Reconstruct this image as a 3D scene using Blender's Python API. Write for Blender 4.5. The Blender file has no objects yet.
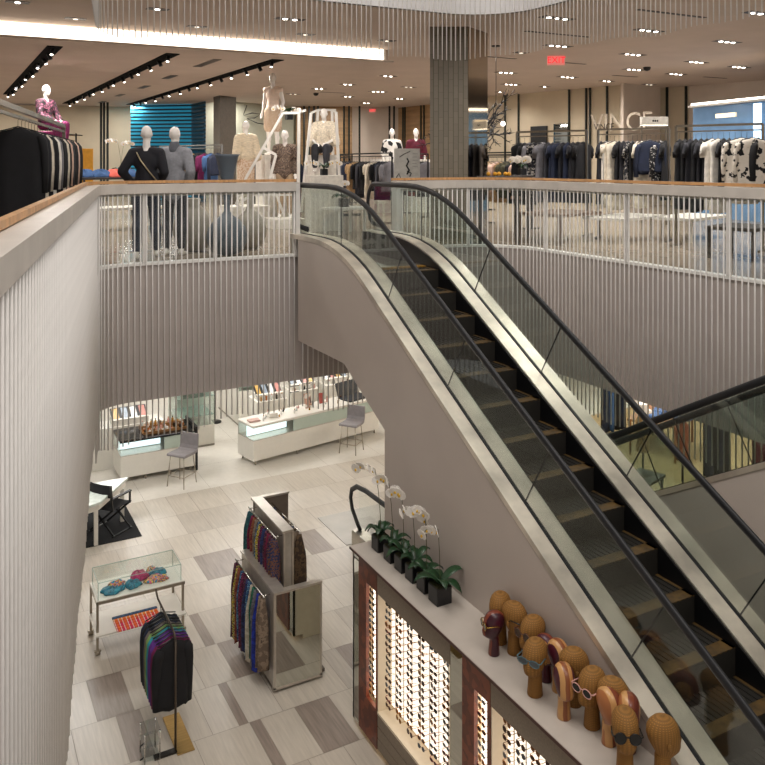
import bpy, math, random
from mathutils import Vector, Matrix, Euler
random.seed(7)
PI = math.pi
scn = bpy.context.scene
COL = scn.collection
R = random.Random(11)
# ------------------------------------------------------------------ frame of the place
FPX, CX, HY, CAMZ, UP = 818.0, 382.0, 162.0, 6.05, 4.70
TH = math.atan2(441, 818); SN, CS = math.sin(TH), math.cos(TH)
def ray(px, py):
    a = (px - CX) / FPX
    return (a * CS + SN, -a * SN + CS, (HY - py) / FPX)
def onZ(px, py, z):
    r = ray(px, py); t = (z - CAMZ) / r[2]; return (t * r[0], t * r[1], z)
def onX(px, py, x):
    r = ray(px, py); t = x / r[0]; return (x, t * r[1], CAMZ + t * r[2])
def onY(px, py, y):
    r = ray(px, py); t = y / r[1]; return (t * r[0], y, CAMZ + t * r[2])
def onD(px, py, d):
    r = ray(px, py); return (d * r[0], d * r[1], CAMZ + d * r[2])
def srgb(h):
    if isinstance(h, str):
        h = h.lstrip('#'); h = h if len(h) == 6 else ''.join(q * 2 for q in h); h = [int(h[i:i + 2], 16) for i in (0, 2, 4)]
    return tuple((c / 255 / 12.92) if c / 255 <= .04045 else ((c / 255 + .055) / 1.055) ** 2.4 for c in h)
# ------------------------------------------------------------------ materials
MATS = {}
def newmat(name):
    m = bpy.data.materials.new(name); m.use_nodes = True
    nt = m.node_tree; b = nt.nodes['Principled BSDF']
    return m, nt, b
def mat(name, col, rough=.5, metal=0, var=.06, scale=12, emit=None, es=0, bump=0, stretch=(1, 1, 1), spec=None, bscale=None, sheen=0):
    if name in MATS: return MATS[name]
    m, nt, b = newmat(name); c = srgb(col)
    b.inputs['Roughness'].default_value = rough; b.inputs['Metallic'].default_value = metal
    if spec is not None: b.inputs['Specular IOR Level'].default_value = spec
    tc = nt.nodes.new('ShaderNodeTexCoord'); mp = nt.nodes.new('ShaderNodeMapping')
    mp.inputs['Scale'].default_value = stretch
    nt.links.new(tc.outputs['Object'], mp.inputs[0])
    nz = nt.nodes.new('ShaderNodeTexNoise'); nz.inputs['Scale'].default_value = scale; nz.inputs['Detail'].default_value = 4
    nt.links.new(mp.outputs[0], nz.inputs['Vector'])
    rp = nt.nodes.new('ShaderNodeValToRGB')
    rp.color_ramp.elements[0].position = .3; rp.color_ramp.elements[1].position = .7
    rp.color_ramp.elements[0].color = (*[max(0, v * (1 - var * 2)) for v in c], 1)
    rp.color_ramp.elements[1].color = (*[min(1, v * (1 + var * 2)) for v in c], 1)
    nt.links.new(nz.outputs[0], rp.inputs[0]); nt.links.new(rp.outputs[0], b.inputs['Base Color'])
    if bump:
        bp = nt.nodes.new('ShaderNodeBump'); bp.inputs['Strength'].default_value = bump; bp.inputs['Distance'].default_value = .004
        if bscale:
            n2 = nt.nodes.new('ShaderNodeTexNoise'); n2.inputs['Scale'].default_value = bscale
            nt.links.new(mp.outputs[0], n2.inputs['Vector']); nt.links.new(n2.outputs[0], bp.inputs['Height'])
        else: nt.links.new(nz.outputs[0], bp.inputs['Height'])
        nt.links.new(bp.outputs[0], b.inputs['Normal'])
    if emit is not None:
        b.inputs['Emission Color'].default_value = (*srgb(emit), 1); b.inputs['Emission Strength'].default_value = es
    MATS[name] = m; return m
def glass(name, tint, refl=1.0, ior=1.5):
    m = bpy.data.materials.new(name); m.use_nodes = True; nt = m.node_tree; nt.nodes.clear()
    o = nt.nodes.new('ShaderNodeOutputMaterial'); mx = nt.nodes.new('ShaderNodeMixShader')
    t = nt.nodes.new('ShaderNodeBsdfTransparent'); g = nt.nodes.new('ShaderNodeBsdfGlossy'); f = nt.nodes.new('ShaderNodeFresnel')
    t.inputs[0].default_value = (*tint, 1); g.inputs['Roughness'].default_value = .01; g.inputs[0].default_value = (refl, refl, refl, 1)
    ge = nt.nodes.new('ShaderNodeNewGeometry'); mr = nt.nodes.new('ShaderNodeMapRange'); mr.inputs['To Min'].default_value = ior; mr.inputs['To Max'].default_value = 1 / ior
    nt.links.new(ge.outputs['Backfacing'], mr.inputs['Value']); nt.links.new(mr.outputs[0], f.inputs[0])
    nt.links.new(f.outputs[0], mx.inputs[0]); nt.links.new(t.outputs[0], mx.inputs[1]); nt.links.new(g.outputs[0], mx.inputs[2])
    nt.links.new(mx.outputs[0], o.inputs[0]); MATS[name] = m; return m
def banded(name, cols, scale=20, rough=.6, axis='X', kind='wave', bump=0, detail=2, dist=4, mode='CONSTANT'):
    """bands or blotches of several colours (prints, laminated wood, woven stripes)"""
    m, nt, b = newmat(name); b.inputs['Roughness'].default_value = rough
    tc = nt.nodes.new('ShaderNodeTexCoord')
    if kind == 'wave':
        w = nt.nodes.new('ShaderNodeTexWave'); w.bands_direction = axis; w.inputs['Scale'].default_value = scale
        w.inputs['Distortion'].default_value = dist; w.inputs['Detail'].default_value = detail; out = w.outputs['Fac']
    elif kind == 'voronoi':
        w = nt.nodes.new('ShaderNodeTexVoronoi'); w.inputs['Scale'].default_value = scale
        sp = nt.nodes.new('ShaderNodeSeparateColor'); nt.links.new(w.outputs['Color'], sp.inputs[0]); out = sp.outputs[0]
    else:
        w = nt.nodes.new('ShaderNodeTexNoise'); w.inputs['Scale'].default_value = scale; w.inputs['Detail'].default_value = detail; out = w.outputs[0]
    nt.links.new(tc.outputs['Object'], w.inputs['Vector'])
    rp = nt.nodes.new('ShaderNodeValToRGB'); rp.color_ramp.interpolation = mode
    els = rp.color_ramp.elements
    lo, hi = (.35, .65) if kind == 'noise' else (0, .85)
    while len(els) < len(cols): els.new(.5)
    for i, c in enumerate(cols):
        els[i].position = lo + (hi - lo) * i / max(1, len(cols) - 1); 
    for i, c in enumerate(cols): els[i].color = (*srgb(c), 1)
    nt.links.new(out, rp.inputs[0]); nt.links.new(rp.outputs[0], b.inputs['Base Color'])
    if bump:
        bp = nt.nodes.new('ShaderNodeBump'); bp.inputs['Strength'].default_value = bump; bp.inputs['Distance'].default_value = .003
        nt.links.new(out, bp.inputs['Height']); nt.links.new(bp.outputs[0], b.inputs['Normal'])
    MATS[name] = m; return m
# ------------------------------------------------------------------ mesh builder
class MB:
    def __init__(s): s.v = []; s.f = []; s.m = []; s.s = []
    def add(s, vs, fs, m=0, sm=False):
        o = len(s.v); s.v += [tuple(v) for v in vs]
        for f in fs: s.f.append([o + i for i in f]); s.m.append(m); s.s.append(sm)
        return s
    def box(s, x0, x1, y0, y1, z0, z1, m=0):
        x0, x1 = sorted((x0, x1)); y0, y1 = sorted((y0, y1)); z0, z1 = sorted((z0, z1))
        v = [(x, y, z) for x in (x0, x1) for y in (y0, y1) for z in (z0, z1)]
        return s.add(v, [(0, 1, 3, 2), (4, 6, 7, 5), (0, 4, 5, 1), (2, 3, 7, 6), (0, 2, 6, 4), (1, 5, 7, 3)], m)
    def cbox(s, x0, x1, y0, y1, z0, z1, c=.01, m=0):
        """box with chamfered vertical and top edges"""
        x0, x1 = sorted((x0, x1)); y0, y1 = sorted((y0, y1)); z0, z1 = sorted((z0, z1)); c = min(c, (x1 - x0) / 3, (y1 - y0) / 3, (z1 - z0) / 3)
        def ring(k, z): return [(x0 + c + k, y0 + k, z), (x1 - c - k, y0 + k, z), (x1 - k, y0 + c + k, z), (x1 - k, y1 - c - k, z), (x1 - c - k, y1 - k, z), (x0 + c + k, y1 - k, z), (x0 + k, y1 - c - k, z), (x0 + k, y0 + c + k, z)]
        rs = [ring(c * .6, z0), ring(0, z0 + c), ring(0, z1 - c), ring(c * .6, z1)]
        v = sum(rs, []); f = []
        for i in range(3):
            for j in range(8): f.append((i * 8 + j, i * 8 + (j + 1) % 8, i * 8 + 8 + (j + 1) % 8, i * 8 + 8 + j))
        f.append(tuple(range(7, -1, -1))); f.append(tuple(range(24, 32)))
        return s.add(v, f, m)
    def obox(s, p0, p1, w, h, m=0, up=(0, 0, 1)):
        """bar of section w x h from p0 to p1"""
        p0, p1 = Vector(p0), Vector(p1); d = (p1 - p0).normalized(); u = Vector(up)
        if abs(d.dot(u)) > .99: u = Vector((0, 1, 0))
        a = d.cross(u).normalized(); b = a.cross(d).normalized(); v = []
        for p in (p0, p1):
            for i, j in ((-1, -1), (1, -1), (1, 1), (-1, 1)): v.append(p + a * (w / 2 * i) + b * (h / 2 * j))
        return s.add(v, [(0, 3, 2, 1), (4, 5, 6, 7), (0, 1, 5, 4), (1, 2, 6, 5), (2, 3, 7, 6), (3, 0, 4, 7)], m)
    def cyl(s, p0, p1, r0, r1=None, n=12, m=0, cap=True, sm=True):
        r1 = r0 if r1 is None else r1; return s.tube([p0, p1], [r0, r1], n, m, cap, sm)
    def tube(s, pts, rs, n=8, m=0, cap=True, sm=True, flat=1.0, upv=None):
        pts = [Vector(p) for p in pts]
        if not hasattr(rs, '__len__'): rs = [rs] * len(pts)
        v = []; f = []; pa = None
        for i, p in enumerate(pts):
            d = (pts[min(i + 1, len(pts) - 1)] - pts[max(i - 1, 0)])
            if d.length < 1e-9: d = Vector((0, 0, 1))
            d.normalize()
            if pa is None:
                u = Vector(upv) if upv else (Vector((0, 0, 1)) if abs(d.z) < .9 else Vector((0, 1, 0)))
                a = d.cross(u).normalized()
            else:
                a = (pa - d * pa.dot(d)).normalized()
            pa = a; b = d.cross(a)
            for k in range(n):
                t = 2 * PI * k / n; v.append(p + a * (math.cos(t) * rs[i]) + b * (math.sin(t) * rs[i] * flat))
        for i in range(len(pts) - 1):
            for k in range(n): f.append((i * n + k, i * n + (k + 1) % n, (i + 1) * n + (k + 1) % n, (i + 1) * n + k))
        s.add(v, f, m, sm)
        if cap:
            o = len(s.v) - len(v); L = (len(pts) - 1) * n
            s.f.append([o + k for k in range(n - 1, -1, -1)]); s.m.append(m); s.s.append(False)
            s.f.append([o + L + k for k in range(n)]); s.m.append(m); s.s.append(False)
        return s
    def rings(s, rs, m=0, sm=True, cap=True):
        """rs: list of rings (equal length point lists)"""
        n = len(rs[0]); v = sum([list(r) for r in rs], []); f = []
        for i in range(len(rs) - 1):
            for k in range(n): f.append((i * n + k, i * n + (k + 1) % n, (i + 1) * n + (k + 1) % n, (i + 1) * n + k))
        if cap: f.append(tuple(range(n - 1, -1, -1))); f.append(tuple((len(rs) - 1) * n + k for k in range(n)))
        return s.add(v, f, m, sm)
    def lathe(s, prof, c=(0, 0, 0), n=20, m=0, sx=1, sy=1):
        rs = [[(c[0] + r * sx * math.cos(2 * PI * k / n), c[1] + r * sy * math.sin(2 * PI * k / n), c[2] + z) for k in range(n)] for r, z in prof]
        return s.rings(rs, m, True, True)
    def ell(s, c, r, n=14, k=9, m=0, M=None):
        rs = []
        for i in range(k):
            t = -PI / 2 + PI * (i + .03) / (k - 1 + .06)
            ring = []
            for j in range(n):
                p = Vector((r[0] * math.cos(t) * math.cos(2 * PI * j / n), r[1] * math.cos(t) * math.sin(2 * PI * j / n), r[2] * math.sin(t)))
                if M is not None: p = M @ p
                ring.append((c[0] + p.x, c[1] + p.y, c[2] + p.z))
            rs.append(ring)
        return s.rings(rs, m)
    def prism(s, poly, ax, a, b, m=0):
        """extrude 2-D polygon along axis ax ('x','y','z') from a to b"""
        def P(u, w, t): return {'x': (t, u, w), 'y': (u, t, w), 'z': (u, w, t)}[ax]
        n = len(poly); v = [P(u, w, a) for u, w in poly] + [P(u, w, b) for u, w in poly]
        f = [tuple(range(n)), tuple(range(2 * n - 1, n - 1, -1))] + [(k, n + k, n + (k + 1) % n, (k + 1) % n) for k in range(n)]
        return s.add(v, f, m)
    def strip(s, top, bot, ax, a, b, m=0, sm=True):
        """thick band between two (u,w) polylines of equal length, extruded"""
        n = len(top)
        def P(u, w, t): return {'x': (t, u, w), 'y': (u, t, w), 'z': (u, w, t)}[ax]
        v = []
        for i in range(n): v += [P(*top[i], a), P(*bot[i], a), P(*bot[i], b), P(*top[i], b)]
        f = []
        for i in range(n - 1):
            for k in range(4): f.append((i * 4 + k, i * 4 + (k + 1) % 4, i * 4 + 4 + (k + 1) % 4, i * 4 + 4 + k))
        f += [(3, 2, 1, 0), tuple(4 * (n - 1) + k for k in range(4))]
        return s.add(v, f, m)
    def build(s, name, mats, parent=None, world=True, loc=None, recalc=True):
        me = bpy.data.meshes.new(name)
        o3 = Vector((0, 0, 0))
        if parent is not None and world:
            q = parent
            while q is not None: o3 = o3 + Vector(q.location); q = q.parent
        elif loc is not None and world: o3 = Vector(loc)
        me.from_pydata([tuple(Vector(v) - o3) for v in s.v], [], s.f)
        if not isinstance(mats, (list, tuple)): mats = [mats]
        for m in mats: me.materials.append(m)
        me.polygons.foreach_set('material_index', s.m); me.polygons.foreach_set('use_smooth', s.s)
        me.update()
        if recalc:
            import bmesh
            bm = bmesh.new(); bm.from_mesh(me); bmesh.ops.recalc_face_normals(bm, faces=bm.faces); bm.to_mesh(me); bm.free()
        o = bpy.data.objects.new(name, me); COL.objects.link(o)
        if parent is not None: o.parent = parent
        if loc is not None: o.location = loc
        return o
def tag(o, label=None, cat=None, group=None, kind=None):
    if label: o['label'] = label
    if cat: o['category'] = cat
    if group: o['group'] = group
    if kind: o['kind'] = kind
    return o
def thing(name, label, cat, loc=(0, 0, 0), group=None, rz=0):
    o = bpy.data.objects.new(name, None); COL.objects.link(o); o.location = loc; o.rotation_euler = (0, 0, rz)
    o.empty_display_size = .1
    return tag(o, label, cat, group)
KIDS = {}
def kids(o): return [c for c in o.children]
def dup(o, loc=None, rz=None, label=None, group=None, scale=None, parent=None):
    c = o.copy(); COL.objects.link(c)
    if parent is not None: c.parent = parent
    if loc is not None: c.location = loc
    if rz is not None: c.rotation_euler = (0, 0, rz)
    if label: c['label'] = label
    if group: c['group'] = group
    if scale is not None: c.scale = scale if hasattr(scale, '__len__') else (scale,) * 3
    for ch in list(o.children):
        dup(ch, parent=c)
    return c
def struct(o): o['kind'] = 'structure'; return o
def text(name, s, size, loc, rot, m, parent=None, ext=.003):
    cu = bpy.data.curves.new(name, 'FONT'); cu.body = s; cu.size = size; cu.extrude = ext; cu.align_x = 'CENTER'; cu.align_y = 'CENTER'
    cu.materials.append(m); o = bpy.data.objects.new(name, cu)
    dg = None
    COL.objects.link(o)
    bpy.context.view_layer.update()
    me = bpy.data.meshes.new_from_object(o.evaluated_get(bpy.context.evaluated_depsgraph_get()))
    bpy.data.objects.remove(o)
    me.materials.clear(); me.materials.append(m)
    o = bpy.data.objects.new(name, me); COL.objects.link(o); o.location = loc; o.rotation_euler = rot
    if parent is not None:
        o.parent = parent; q = parent; l = Vector(loc)
        while q is not None: l = l - Vector(q.location); q = q.parent
        o.location = l
    return o
ORD = ['first', 'second', 'third', 'fourth', 'fifth', 'sixth', 'seventh', 'eighth', 'ninth', 'tenth', 'eleventh', 'twelfth', 'thirteenth', 'fourteenth', 'fifteenth', 'sixteenth', 'seventeenth', 'eighteenth', 'nineteenth', 'twentieth', 'twenty-first', 'twenty-second', 'twenty-third', 'twenty-fourth', 'twenty-fifth', 'twenty-sixth']
# ------------------------------------------------------------------ palette
white = mat('white_paint', '#d9d3cc', .5, var=.02)
rodw = mat('rod_white', '#d9d5d1', .35, var=.02)
fasc = mat('fascia_grey', '#b6aca7', .55, var=.03, scale=3)
ceilm = mat('ceiling_paint', '#c6b7ab', .85, var=.02, scale=1.5)
steel = mat('brushed_steel', '#b8b2a6', .3, 1, var=.10, scale=6, stretch=(1, 1, 30))
steelb = mat('brushed_steel_deck', '#e2d8ca', .36, .7, var=.14, scale=2.2, stretch=(1, 1.2, 1))
chrome = mat('chrome', '#cfccc6', .12, 1, var=.02)
darkm = mat('dark_metal', '#1d1d1f', .4, .6, var=.05)
black = mat('black_plastic', '#0c0c0e', .45, var=.05)
rubber = mat('black_rubber', '#15161a', .5, var=.05)
oak = mat('oak_rail', '#b98c5c', .45, var=.12, scale=5, stretch=(8, 1, 1))
pearl = mat('cladding', '#beb2a9', .42, var=.015, scale=2)
gl = glass('clear_glass', (.965, .985, .975))
glt = glass('green_tinted_glass', (.82, .87, .845), 1.0, 1.62)
mirror = mat('mirror', '#c9cbc4', .03, 1, var=.0)
pumpw = mat('lacquer_white', '#e4e0d6', .3, var=.01)
# ------------------------------------------------------------------ camera
cam = bpy.data.cameras.new('camera'); cam_o = bpy.data.objects.new('camera', cam); COL.objects.link(cam_o); scn.camera = cam_o
cam.sensor_fit = 'HORIZONTAL'; cam.sensor_width = 36; cam.lens = 36 * FPX / 765
cam.shift_x = (382.5 - CX) / 765; cam.shift_y = (HY - 382.5) / 765
cam_o.location = (0, 0, CAMZ); cam_o.rotation_euler = (PI / 2, 0, -TH); cam.clip_start = .05; cam.clip_end = 200
scn.view_settings.view_transform = 'Standard'; scn.view_settings.look = 'None'; scn.view_settings.gamma = 1; scn.view_settings.exposure = -.07
# ------------------------------------------------------------------ the atrium edge, a path round the void
def arc(c, r, a0, a1, n):
    return [(c[0] + r * math.cos(math.radians(a0 + (a1 - a0) * i / n)), c[1] + r * math.sin(math.radians(a0 + (a1 - a0) * i / n))) for i in range(n + 1)]
LT = math.degrees(math.atan(.2))
def edge_path(o):
    """left line, rounded corner, back line, big rounded corner, right line; o = offset outwards from the rod line"""
    cs, sn = math.cos(math.radians(LT)), math.sin(math.radians(LT))
    rr = .55 + o; yb = 10.83
    # left line: X = .2 Y - .407 moved outwards
    def lx(y): return .2 * y - .407 - o / cs
    cy = yb + o - rr; 
    cxx = (.2 * cy - .407) + .55 / cs      # centre sits .55 inside the rod line
    p = [(lx(-1.0), -1.0)]
    p += arc((cxx, cy), rr, 180 - LT, 90, 8)
    rc = .95 + o
    p += arc((7.95 - .95, yb - .95), rc, 90, 0, 10)
    p += [(7.95 + o, -1.0)]
    return p
def path_len(p): return sum((Vector(p[i + 1]) - Vector(p[i])).length for i in range(len(p) - 1))
def path_at(p, d):
    for i in range(len(p) - 1):
        a, b = Vector(p[i]), Vector(p[i + 1]); L = (b - a).length
        if d <= L or i == len(p) - 2: return a + (b - a) * (d / L), math.atan2((b - a).y, (b - a).x)
        d -= L
def clip_path(p, d0, d1):
    out = [tuple(path_at(p, d0)[0])]; acc = 0
    for i in range(1, len(p)):
        acc += (Vector(p[i]) - Vector(p[i - 1])).length
        if d0 + 1e-4 < acc < d1 - 1e-4: out.append(p[i])
    out.append(tuple(path_at(p, d1)[0])); return out
def offset_poly(p, o):
    out = []
    for i, q in enumerate(p):
        a = Vector(p[max(i - 1, 0)]); b = Vector(p[min(i + 1, len(p) - 1)]); d = (b - a).normalized(); n = Vector((-d.y, d.x))
        out.append((q[0] + n.x * o, q[1] + n.y * o))
    return out
def ribbon(mb, p, o0, o1, z0, z1, m=0, zt=None):
    """solid following path p between normal offsets o0,o1 (positive = outwards, left of travel) and heights"""
    A = offset_poly(p, o0); B = offset_poly(p, o1); n = len(p); v = []; f = []
    for i in range(n):
        a, b = A[i], B[i]; v += [(a[0], a[1], z0), (b[0], b[1], z0), (b[0], b[1], z1), (a[0], a[1], z1)]
    for i in range(n - 1):
        for k in range(4): f.append((i * 4 + k, i * 4 + (k + 1) % 4, i * 4 + 4 + (k + 1) % 4, i * 4 + 4 + k))
    f += [(3, 2, 1, 0), tuple(4 * (n - 1) + k for k in range(4))]
    mb.add(v, f, m); return mb
PR = edge_path(0.0)           # rods
LEN = path_len(PR)
def find_d(fn):
    best = None
    k = 0
    while k < LEN:
        q = path_at(PR, k)[0]; e = fn(q)
        if best is None or e < best[0]: best = (e, k)
        k += .01
    return best[1]
dL0 = find_d(lambda q: abs(q.y - 2.55) + (q.x > 3) * 9)
dC1 = find_d(lambda q: abs(q.x - 1.9) + abs(q.y - 10.8) * .1 )
dG0 = find_d(lambda q: abs(q.x - 4.50) + abs(q.y - 10.83) * 3)
dG1 = find_d(lambda q: abs(q.x - 6.08) + abs(q.y - 10.83) * 3)
dR1 = find_d(lambda q: abs(q.y - 5.2) + (q.x < 5) * 9)
dRC = find_d(lambda q: abs(q.y - 10.0) + (q.x < 5) * 9)
# floors with the void cut out -----------------------------------------------
def slab(name, z, outer, hole, m, flip=False):
    import bmesh
    bm = bmesh.new()
    for loop in (outer, hole):
        vs = [bm.verts.new((x, y, z)) for x, y in loop]
        for i in range(len(vs)): bm.edges.new((vs[i], vs[(i + 1) % len(vs)]))
    bmesh.ops.triangle_fill(bm, use_beauty=True, use_dissolve=False, edges=bm.edges[:])
    for f in bm.faces:
        if (f.normal.z < 0) != flip: f.normal_flip()
    me = bpy.data.meshes.new(name); bm.to_mesh(me); bm.free(); me.materials.append(m)
    o = bpy.data.objects.new(name, me); COL.objects.link(o); return struct(o)
# stone with fine streaks for both floors
def stone(name, base, streak=.10, rough=.28, sx=38, sy=2.5):
    m, nt, b = newmat(name); b.inputs['Roughness'].default_value = rough; c = srgb(base)
    tc = nt.nodes.new('ShaderNodeTexCoord'); mp = nt.nodes.new('ShaderNodeMapping'); mp.inputs['Scale'].default_value = (sx, sy, 1)
    nz = nt.nodes.new('ShaderNodeTexNoise'); nz.inputs['Scale'].default_value = 1; nz.inputs['Detail'].default_value = 5
    rp = nt.nodes.new('ShaderNodeValToRGB'); rp.color_ramp.elements[0].position = .3; rp.color_ramp.elements[1].position = .7
    rp.color_ramp.elements[0].color = (*[v * (1 - streak * 1.6) for v in c], 1); rp.color_ramp.elements[1].color = (*[v * (1 + streak) for v in c], 1)
    nt.links.new(tc.outputs['Object'], mp.inputs[0]); nt.links.new(mp.outputs[0], nz.inputs['Vector']); nt.links.new(nz.outputs[0], rp.inputs[0]); nt.links.new(rp.outputs[0], b.inputs['Base Color'])
    MATS[name] = m; return m
PF = edge_path(.06)
st_up = stone('upper_stone', '#97897a', .05, .22, 4, 4)
slab('upper_floor', UP, [(-14, -1), (-14, 40), (32, 40), (32, -1)], PF[0:1] + PF[1:-1] + [PF[-1]], st_up)
slab('ceiling', 8.40, [(-14, -1.0), (-14, 40), (32, 40), (32, -1.0)], PF[0:1] + PF[1:-1] + [PF[-1]], ceilm, True)
slab('lower_ceiling', 2.95, [(-6, -1), (-6, 30), (24, 30), (24, -1)], PF[0:1] + PF[1:-1] + [PF[-1]], white, True)
# lower floor: tile faces over a grout plane ---------------------------------
grout = mat('grout', '#9c9285', .7)
tl = [stone('stone_light', '#c4bbae', .07), stone('stone_light_warm', '#bab1a5', .08), stone('stone_pale', '#cac2b6', .06)]
tb = stone('stone_brown', '#94877d', .14, .3)
tz = stone('stone_counter_zone', '#d6d1c7', .03, .35, 9, 9)
fl = MB(); fl.add([(-4, -1, -.004), (24, -1, -.004), (24, 26, -.004), (-4, 26, -.004)], [(0, 1, 2, 3)], 0)
DARK = {12.4 - .8: [(3.40, 4.02), (5.03, 5.42)], 10.03: [(2.91, 3.03)], 9.24: [(1.49, 1.88), (3.05, 3.27)], 8.45: [(2.82, 2.92), (1.68, 1.93), (4.32, 4.55)], 7.65: [(2.93, 3.05), (3.45, 3.86)], 10.83: [(1.3, 1.5)]}
rows = [7.65 - .795 * k for k in range(10, 0, -1)] + [7.65, 8.45, 9.24, 10.03, 10.83, 11.6, 12.4, 13.2, 14.0, 14.86]
R2 = random.Random(3)
for i in range(len(rows) - 1):
    y0, y1 = rows[i], rows[i + 1]; dk = []
    for k, v in DARK.items():
        if abs(k - y0) < .03: dk = sorted(v)
    if not dk:
        x = -3 + R2.random() * 2
        while x < 22:
            if 11.5 > y0 > 7.6 and 1 < x < 6: x += 2; continue
            if y0 > 12 and x < 9: x += 3; continue
            w = R2.choice([.11, .2, .4, .6]); dk.append((x, x + w)); x += w + R2.choice([1.4, 2, 2.8])
    x = -4 + R2.random() * .4; di = 0
    cuts = []
    for a, b in dk + [(24, 24)]:
        while x < a - .02:
            w = R2.choice([.4, .4, .6, .8]); e = min(x + w, a)
            if a - e < .15: e = a
            cuts.append((x, e, R2.choice([1, 1, 2, 3]))); x = e
        if b > a: cuts.append((a, b, 4)); x = b
    g = .003
    for a, b, m in cuts: fl.add([(a + g, y0 + g, 0), (b - g, y0 + g, 0), (b - g, y1 - g, 0), (a + g, y1 - g, 0)], [(0, 1, 2, 3)], m)
for iy in range(9):
    for ix in range(24):
        x0 = -4 + ix * 1.2; y0 = 14.86 + iy * 1.2; g = .002
        fl.add([(x0 + g, y0 + g, 0), (x0 + 1.2 - g, y0 + g, 0), (x0 + 1.2 - g, y0 + 1.2 - g, 0), (x0 + g, y0 + 1.2 - g, 0)], [(0, 1, 2, 3)], 5)
struct(fl.build('floor', [grout] + tl + [tb, tz], recalc=False))
wf = MB(); wf.box(9.6, 22, 2, 14.8, .001, .012)
woodfl = mat('shop_wood_floor', '#b59a74', .35, var=.12, scale=2, stretch=(2, 20, 1))
struct(wf.build('floor_wood', woodfl))
# fascia of the upper slab and of the storey above ---------------------------
fm = MB()
def cl(a, b): return clip_path(PR, a, b)
ribbon(fm, cl(.2, dG0 + .2), .06, .14, 2.93, UP - .0)
ribbon(fm, cl(dG0 + .2, dG1), .06, .14, 2.93, 3.60)
ribbon(fm, cl(dG1, LEN - .2), .06, .14, 2.93, UP - .0)
struct(fm.build('wall_atrium_fascia', fasc))
tr = MB()
ribbon(tr, cl(.2, dG0), .03, .16, UP - .0, UP + .035); ribbon(tr, cl(dG1, LEN - .2), .03, .16, UP, UP + .035)
struct(tr.build('trim_floor_edge', mat('trim_white', '#eceae6', .3, var=.01)))
tp = MB(); ribbon(tp, cl(.2, LEN - .2), .06, .14, 8.40, 10.4)
struct(tp.build('wall_atrium_upper', mat('upper_fascia_white', '#e8e6e6', .5, var=.01)))
# balustrades -----------------------------------------------------------------
rod_me = {}
def rod_mesh(L, r=.009):
    k = (round(L, 2), r)
    if k not in rod_me:
        o = MB().cyl((0, 0, -k[0]), (0, 0, 0), r, n=8).build('rod', rodw, recalc=False); rod_me[k] = o.data; bpy.data.objects.remove(o)
    return rod_me[k]
def put_rod(parent, x, y, ztop, zbot, name='rod', r=.009):
    o = bpy.data.objects.new(name, rod_mesh(ztop - zbot, r)); COL.objects.link(o); o.parent = parent
    o.location = Vector((x, y, ztop)) - Vector(parent.location); return o
def rod_bottom(d):
    q = path_at(PR, d)[0]
    if d < dC1 - .9:
        y = q.y; z = 2.05 + (y - 4.0) * .165 + .06 * math.sin(y * 3.1) + .03 * math.sin(y * 9.7)
        return z
    return 2.5 + .07 * math.sin(d * 1.9) + .04 * math.sin(d * 6.1)
def balustrade(lab, d0, d1, step, posts):
    q = path_at(PR, (d0 + d1) / 2)[0]
    t = thing('balustrade', lab, 'railing', (q.x, q.y, UP))
    h = MB(); ribbon(h, cl(d0, d1), .115, .16, 5.768, 5.805); h.build('handrail', oak, t)['label'] = 'oak handrail'
    b = MB(); ribbon(b, cl(d0, d1), -.02, .155, 5.735, 5.76); ribbon(b, cl(d0, d1), -.02, .0, 5.64, 5.735); ribbon(b, cl(d0, d1), .135, .155, 5.60, 5.735)
    b.build('top_band', mat('band_metal', '#d0c9c1', .35, .15, var=.04, scale=4), t)
    gp = MB(); ribbon(gp, cl(d0, d1), .09, .098, UP + .035, 5.62); gp.build('glass_panel', gl, t)
    for pd in posts:
        c, a = path_at(PR, pd); n = Vector((-math.sin(a), math.cos(a))) * .04
        pm = MB(); pm.box(-.022, .022, -.022, .022, UP + .035, 5.72); po = pm.build('post', rodw, t, world=False); po.location = Vector((c.x + n.x, c.y + n.y, 0)) - Vector(t.location); po.rotation_euler = (0, 0, a)
    ep, ea = path_at(PR, d1 - .03 if d1 < dG1 else d0 + .03); pm = MB(); pm.box(-.03, .03, -.02, .14, UP, 5.735); po = pm.build('end_post', rodw, t, world=False); po.location = Vector((ep.x, ep.y, 0)) - Vector(t.location); po.rotation_euler = (0, 0, ea)
    d = d0 + .03; n = 0
    while d < d1 - .02 and n < 100:
        c, a = path_at(PR, d); put_rod(t, c.x, c.y, 5.66, round(rod_bottom(d), 1 if d < 0 else 2)); d += step; n += 1
    return t
sp = .077
nl = (dC1 - .35 - dL0) / 100
balustrade('left balustrade beside the black coats, its white rods seen edge on as a dense curtain', dL0, dC1 - .55, .104, [])
balustrade('back balustrade with white rods and oak rail in front of the two back-turned mannequins', dC1 - .55, dG0, .0765, [dC1 + .45, dC1 + 1.4, dG0 - .04])
balustrade('long curving balustrade of white rods right of the escalator below the dark dress racks', dG1, dR1, .082, [dG1 + .1, dRC - 1.0, dRC + .35, dRC + 2.0, dRC + 3.6])
# rods hung below the escalator landing
t = thing('hanging_rod_screen', 'short white rods under the escalator landing above the long glass counter', 'rod screen', (5.1, 10.83, 3.6))
d = dG0 + .05
while d < dG1: 
    c, a = path_at(PR, d); put_rod(t, c.x, c.y, 3.60, round(rod_bottom(d), 2)); d += .08
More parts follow.
